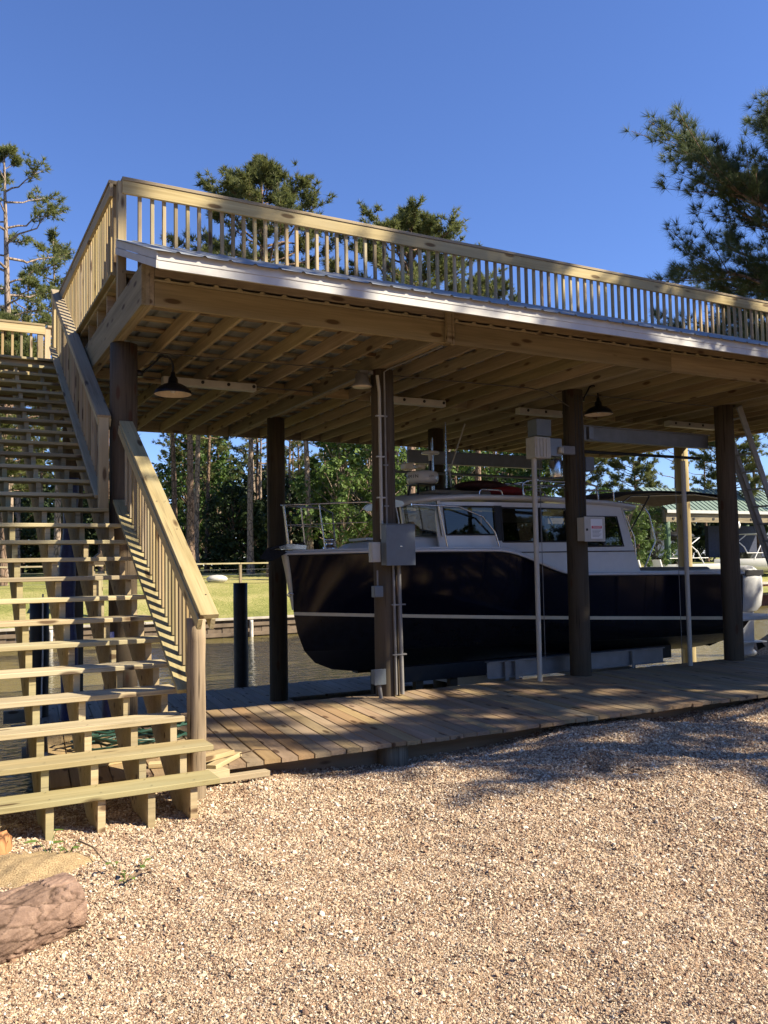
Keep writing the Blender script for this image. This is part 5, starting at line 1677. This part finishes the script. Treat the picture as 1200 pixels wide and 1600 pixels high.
# the far wood as one mass
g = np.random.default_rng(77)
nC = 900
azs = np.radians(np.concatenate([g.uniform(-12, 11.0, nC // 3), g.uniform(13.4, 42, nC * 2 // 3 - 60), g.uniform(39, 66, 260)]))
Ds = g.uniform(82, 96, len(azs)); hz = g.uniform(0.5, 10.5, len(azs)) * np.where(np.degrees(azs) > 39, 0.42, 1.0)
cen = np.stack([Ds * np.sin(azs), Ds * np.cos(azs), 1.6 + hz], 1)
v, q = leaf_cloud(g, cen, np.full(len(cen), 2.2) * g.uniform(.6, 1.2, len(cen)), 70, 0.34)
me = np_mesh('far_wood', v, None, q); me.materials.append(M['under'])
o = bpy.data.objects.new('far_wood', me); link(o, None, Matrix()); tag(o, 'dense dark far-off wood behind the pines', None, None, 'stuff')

# ------------------------------------------------------------------ foreground log, weeds, twigs
def log_obj():
    g = np.random.default_rng(3)
    p0, p1 = Vector((0.595, 4.44, -0.02)), Vector((-0.80, 3.72, -0.03))
    ax = (p1 - p0); L = ax.length; ax.normalize()
    a = Vector((0, 0, 1)).cross(ax).normalized(); b = ax.cross(a)
    nu, nv = 330, 190
    # bark plates: cellular pattern on the unrolled surface
    cu = g.uniform(0, L, 240); cv = g.uniform(0, 2 * math.pi, 240); hh = g.uniform(-.004, .006, 240)
    U, V = np.meshgrid(np.linspace(0, L, nu), np.linspace(0, 2 * math.pi, nv, endpoint=False), indexing='ij')
    du = (U[..., None] - cu + (0.014 * np.sin(9 * V + 3) + 0.006 * np.sin(33 * V + 20 * U))[..., None]) / 0.11
    dv = (np.abs(((V[..., None] - cv + math.pi) % (2 * math.pi)) - math.pi) * 0.14) / 0.05
    d = np.sqrt(du ** 2 + dv ** 2)
    o_ = np.sort(d, -1); near = d.argmin(-1)
    edge = np.clip((o_[..., 1] - o_[..., 0]) / 0.16, 0, 1)
    rad = 0.142 + 0.004 * np.sin(3 * V + U * 4) + 0.0085 * edge + hh[near] * edge * 0.8 + 0.0012 * np.sin(90 * U + 7 * np.sin(5 * V)) + 0.0010 * np.sin(43 * V + 30 * U)
    P = np.array(p0) + U[..., None] * np.array(ax) + rad[..., None] * (np.cos(V)[..., None] * np.array(a) + np.sin(V)[..., None] * np.array(b))
    vs = P.reshape(-1, 3)
    i = np.arange(nu - 1)[:, None] * nv + np.arange(nv)[None]
    j = np.arange(nu - 1)[:, None] * nv + (np.arange(nv)[None] + 1) % nv
    q = np.stack([i, j, j + nv, i + nv], -1).reshape(-1, 4)
    t = NT('log_bark')
    at = t.n('Attribute'); at.attribute_name = 'plate'
    nz = t.noise(t.obj(), 16.0, 5)
    n2 = t.noise(t.obj(), 95.0, 5, 0.65, 0.8)
    c = t.ramp(t.math('ADD', t.math('MULTIPLY', nz, .7), t.math('MULTIPLY', n2, .3)), [(0.3, (0.10, 0.065, 0.05)), (0.5, (0.21, 0.14, 0.105)), (0.68, (0.31, 0.215, 0.16))])
    c = t.mix(at.outputs['Fac'], (0.07, 0.045, 0.032), c)
    hs = t.n('HueSaturation'); t.put(hs.inputs['Color'], c); t.put(hs.inputs['Value'], t.rng(at.outputs['Alpha'], 0, 1, 0.75, 1.3)); c = hs.outputs[0]
    t.bump(n2, 0.9, 0.006); t.done(c, 0.95, spec=0.1)
    root = thing('log', (0.0, 4.1, -0.14), 'cut pine log with flaky pinkish bark lying in the left foreground', 'log')
    me = np_mesh('bark', vs, None, q); me.materials.append(t.m)
    ca = me.attributes.new('plate', 'FLOAT_COLOR', 'POINT')
    e_ = np.clip(edge * 2.2 + 0.25 * np.sin(31 * V + 17 * U), 0, 1).ravel(); tint_ = ((hh[near] + 0.004) / 0.010).ravel()
    ca.data.foreach_set('color', np.stack([e_, e_, e_, np.clip(tint_, 0, 1)], 1).astype(np.float32).ravel())
    o = bpy.data.objects.new('bark', me); link(o, root, Matrix())
    m = MB()
    ring = [p0 + ax * 0.012 + (a * math.cos(k * 0.2618) + b * math.sin(k * 0.2618)) * 0.136 for k in range(24)]
    m.add([p0 + ax * 0.006] + ring, [(0, k + 1, (k + 1) % 24 + 1) for k in range(24)])
    m.build('cut_end', M['orangelog'], root)
log_obj()
m = MB()
pts = [(0.20, 5.66, -0.07), (0.27, 5.655, -0.065), (0.34, 5.65, -0.06), (0.41, 5.645, -0.055), (0.425, 5.64, -0.055)]
m.tube(pts, [0.080, 0.092, 0.086, 0.094, 0.07], 22)
rs = random.Random(9)
m.v = [(a + rs.uniform(-.006, .006), b + rs.uniform(-.006, .006), c + rs.uniform(-.006, .006)) for a, b, c in m.v]
m.build('stump_piece', M['orangelog'], None, 'orange brown chunk of wood under the end of the lowest tread', 'wood chunk')
# sawdust heap
def saw_z(x, y):
    d = np.sqrt(((x - 0.45) / 0.42) ** 2 + ((y - 5.32) / 0.30) ** 2)
    return ground_z(x, y) + 0.055 * np.clip(1 - d, -0.6, 1) + 0.006 * np.sin(40 * x) * np.sin(37 * y)
ts = NT('sawdust'); nz = ts.noise(ts.obj(), 130, 3)
cs = ts.mix(ts.rng(nz, .35, .65, 0, 1), (0.22, 0.15, 0.08), (0.48, 0.36, 0.20)); ts.bump(nz, 1.0, 0.008); ts.done(cs, 0.95, spec=0.1)
grid_obj('sawdust_patch', np.linspace(-0.1, 0.92, 70), np.linspace(4.98, 5.66, 50), saw_z, ts.m, 'stuff', 'patch of yellow sawdust between the log and the lowest stair')

m = MB(); g = np.random.default_rng(12)
for k in range(900):
    r_ = math.exp(g.uniform(math.log(2.4), math.log(8.5))); az = R(g.uniform(-2, 58))
    x, y = r_ * math.sin(az), r_ * math.cos(az)
    if y > 6.7: continue
    z = float(ground_z(np.float64(x), np.float64(y))) + 0.006
    a = g.uniform(0, 6.28)
    if k % 5:
        L, w = g.uniform(0.04, 0.10), 0.0016
    else:
        L, w = g.uniform(0.012, 0.035), g.uniform(0.006, 0.014)
    d = Vector((math.cos(a), math.sin(a), g.uniform(-.12, .12))) * L; sd = Vector((-math.sin(a), math.cos(a), g.uniform(-.3, .3))) * w
    p = Vector((x, y, z))
    m.add([p - d * .5, p + sd - d * .1, p + d * .5 + Vector((0, 0, 0.004)), p - sd + d * .1], [(0, 1, 2, 3)])
m.build('pine_litter', M['twig'], None, 'scattered dry pine needles and leaf bits on the gravel', None, None, 'stuff')

def weed(x, y, label, n, size, seed, group=None):
    rr = random.Random(seed)
    z = float(ground_z(np.float64(x), np.float64(y)))
    t = thing('weed', (x, y, z), label, 'weed', group)
    for k in range(n):
        a = rr.uniform(0, 6.28); h = size * rr.uniform(0.7, 1.6); l = size * rr.uniform(0.6, 1.1)
        base = Vector((x, y, z - 0.01)); tip = base + Vector((math.cos(a) * h * 0.6, math.sin(a) * h * 0.6, h))
        stem = MB().tube([base, base.lerp(tip, 0.55) + Vector((0, 0, h * 0.12)), tip], 0.0022, 5).build('stem', M['leaf'], t)
        d = Vector((math.cos(a), math.sin(a), rr.uniform(-.35, .1))).normalized(); s = d.cross(Vector((0, 0, 1))).normalized()
        m = MB()
        prof = [(0, 0), (0.22, 0.30), (0.5, 0.36), (0.78, 0.20), (1, 0)]
        mid = [tip + d * l * f + Vector((0, 0, 0.05 * l * math.sin(f * 3.1))) for f, _ in prof]
        Lf = [mid[i] + s * l * prof[i][1] + Vector((0, 0, 0.06 * l)) for i in range(5)]
        Rt = [mid[i] - s * l * prof[i][1] + Vector((0, 0, 0.06 * l)) for i in range(5)]
        m.add(mid + Lf + Rt, [(i, i + 1, 5 + i + 1, 5 + i) for i in range(4)] + [(i + 1, i, 10 + i, 10 + i + 1) for i in range(4)], True)
        m.build('leaf', M['leaf'], t)
weed(0.63, 5.52, 'tall weed with a broad pale leaf under the lowest tread at the left', 3, 0.085, 1)
weed(0.74, 5.46, 'small leafy weed at the foot of the stair stringer', 5, 0.045, 2)
weed(0.95, 4.86, 'low green weed in the gravel just right of the log end', 4, 0.05, 3)
weed(1.06, 4.98, 'green seedling in the gravel furthest right of the log', 3, 0.045, 4)
weed(0.93, 5.03, 'tiny weed behind the log end', 2, 0.05, 5)
for k in range(9):
    rr = random.Random(40 + k)
    x, y = 4.0 + rr.uniform(-.35, .45), 6.55 + rr.uniform(-.12, .12)
    z = float(ground_z(np.float64(x), np.float64(y)))
    a = rr.uniform(0, 3.14); L = rr.uniform(0.12, 0.35)
    m = MB()
    d = Vector((math.cos(a), math.sin(a) * 0.4, rr.uniform(0.0, 0.35))) * L
    p = Vector((x, y, z + 0.005))
    m.tube([p, p + d * 0.5 + Vector((0, 0, 0.02)), p + d], [0.005, 0.004, 0.002], 5)
    m.build('twig', M['twig'], None, 'dry bent twig among those under the dock edge', 'twig', 'dry twigs under the dock edge')
for p0, p1, lab in (((0.95, 4.80, -0.08), (1.16, 4.90, -0.07), 'thin dark twig in the gravel right of the log'), ((0.80, 5.50, -0.04), (0.90, 5.18, -0.09), 'crooked brown stick beside the sawdust'),
                    ((2.28, 6.93, 0.03), (2.52, 6.80, 0.06), 'bent twig lying on the dock planks by the offcuts')):
    m = MB(); a, b = Vector(p0), Vector(p1)
    m.tube([a, a.lerp(b, .5) + Vector((0.01, 0, 0.02)), b], [0.006, 0.005, 0.003], 6)
    m.build('stick', M['twig'], None, lab, 'stick')
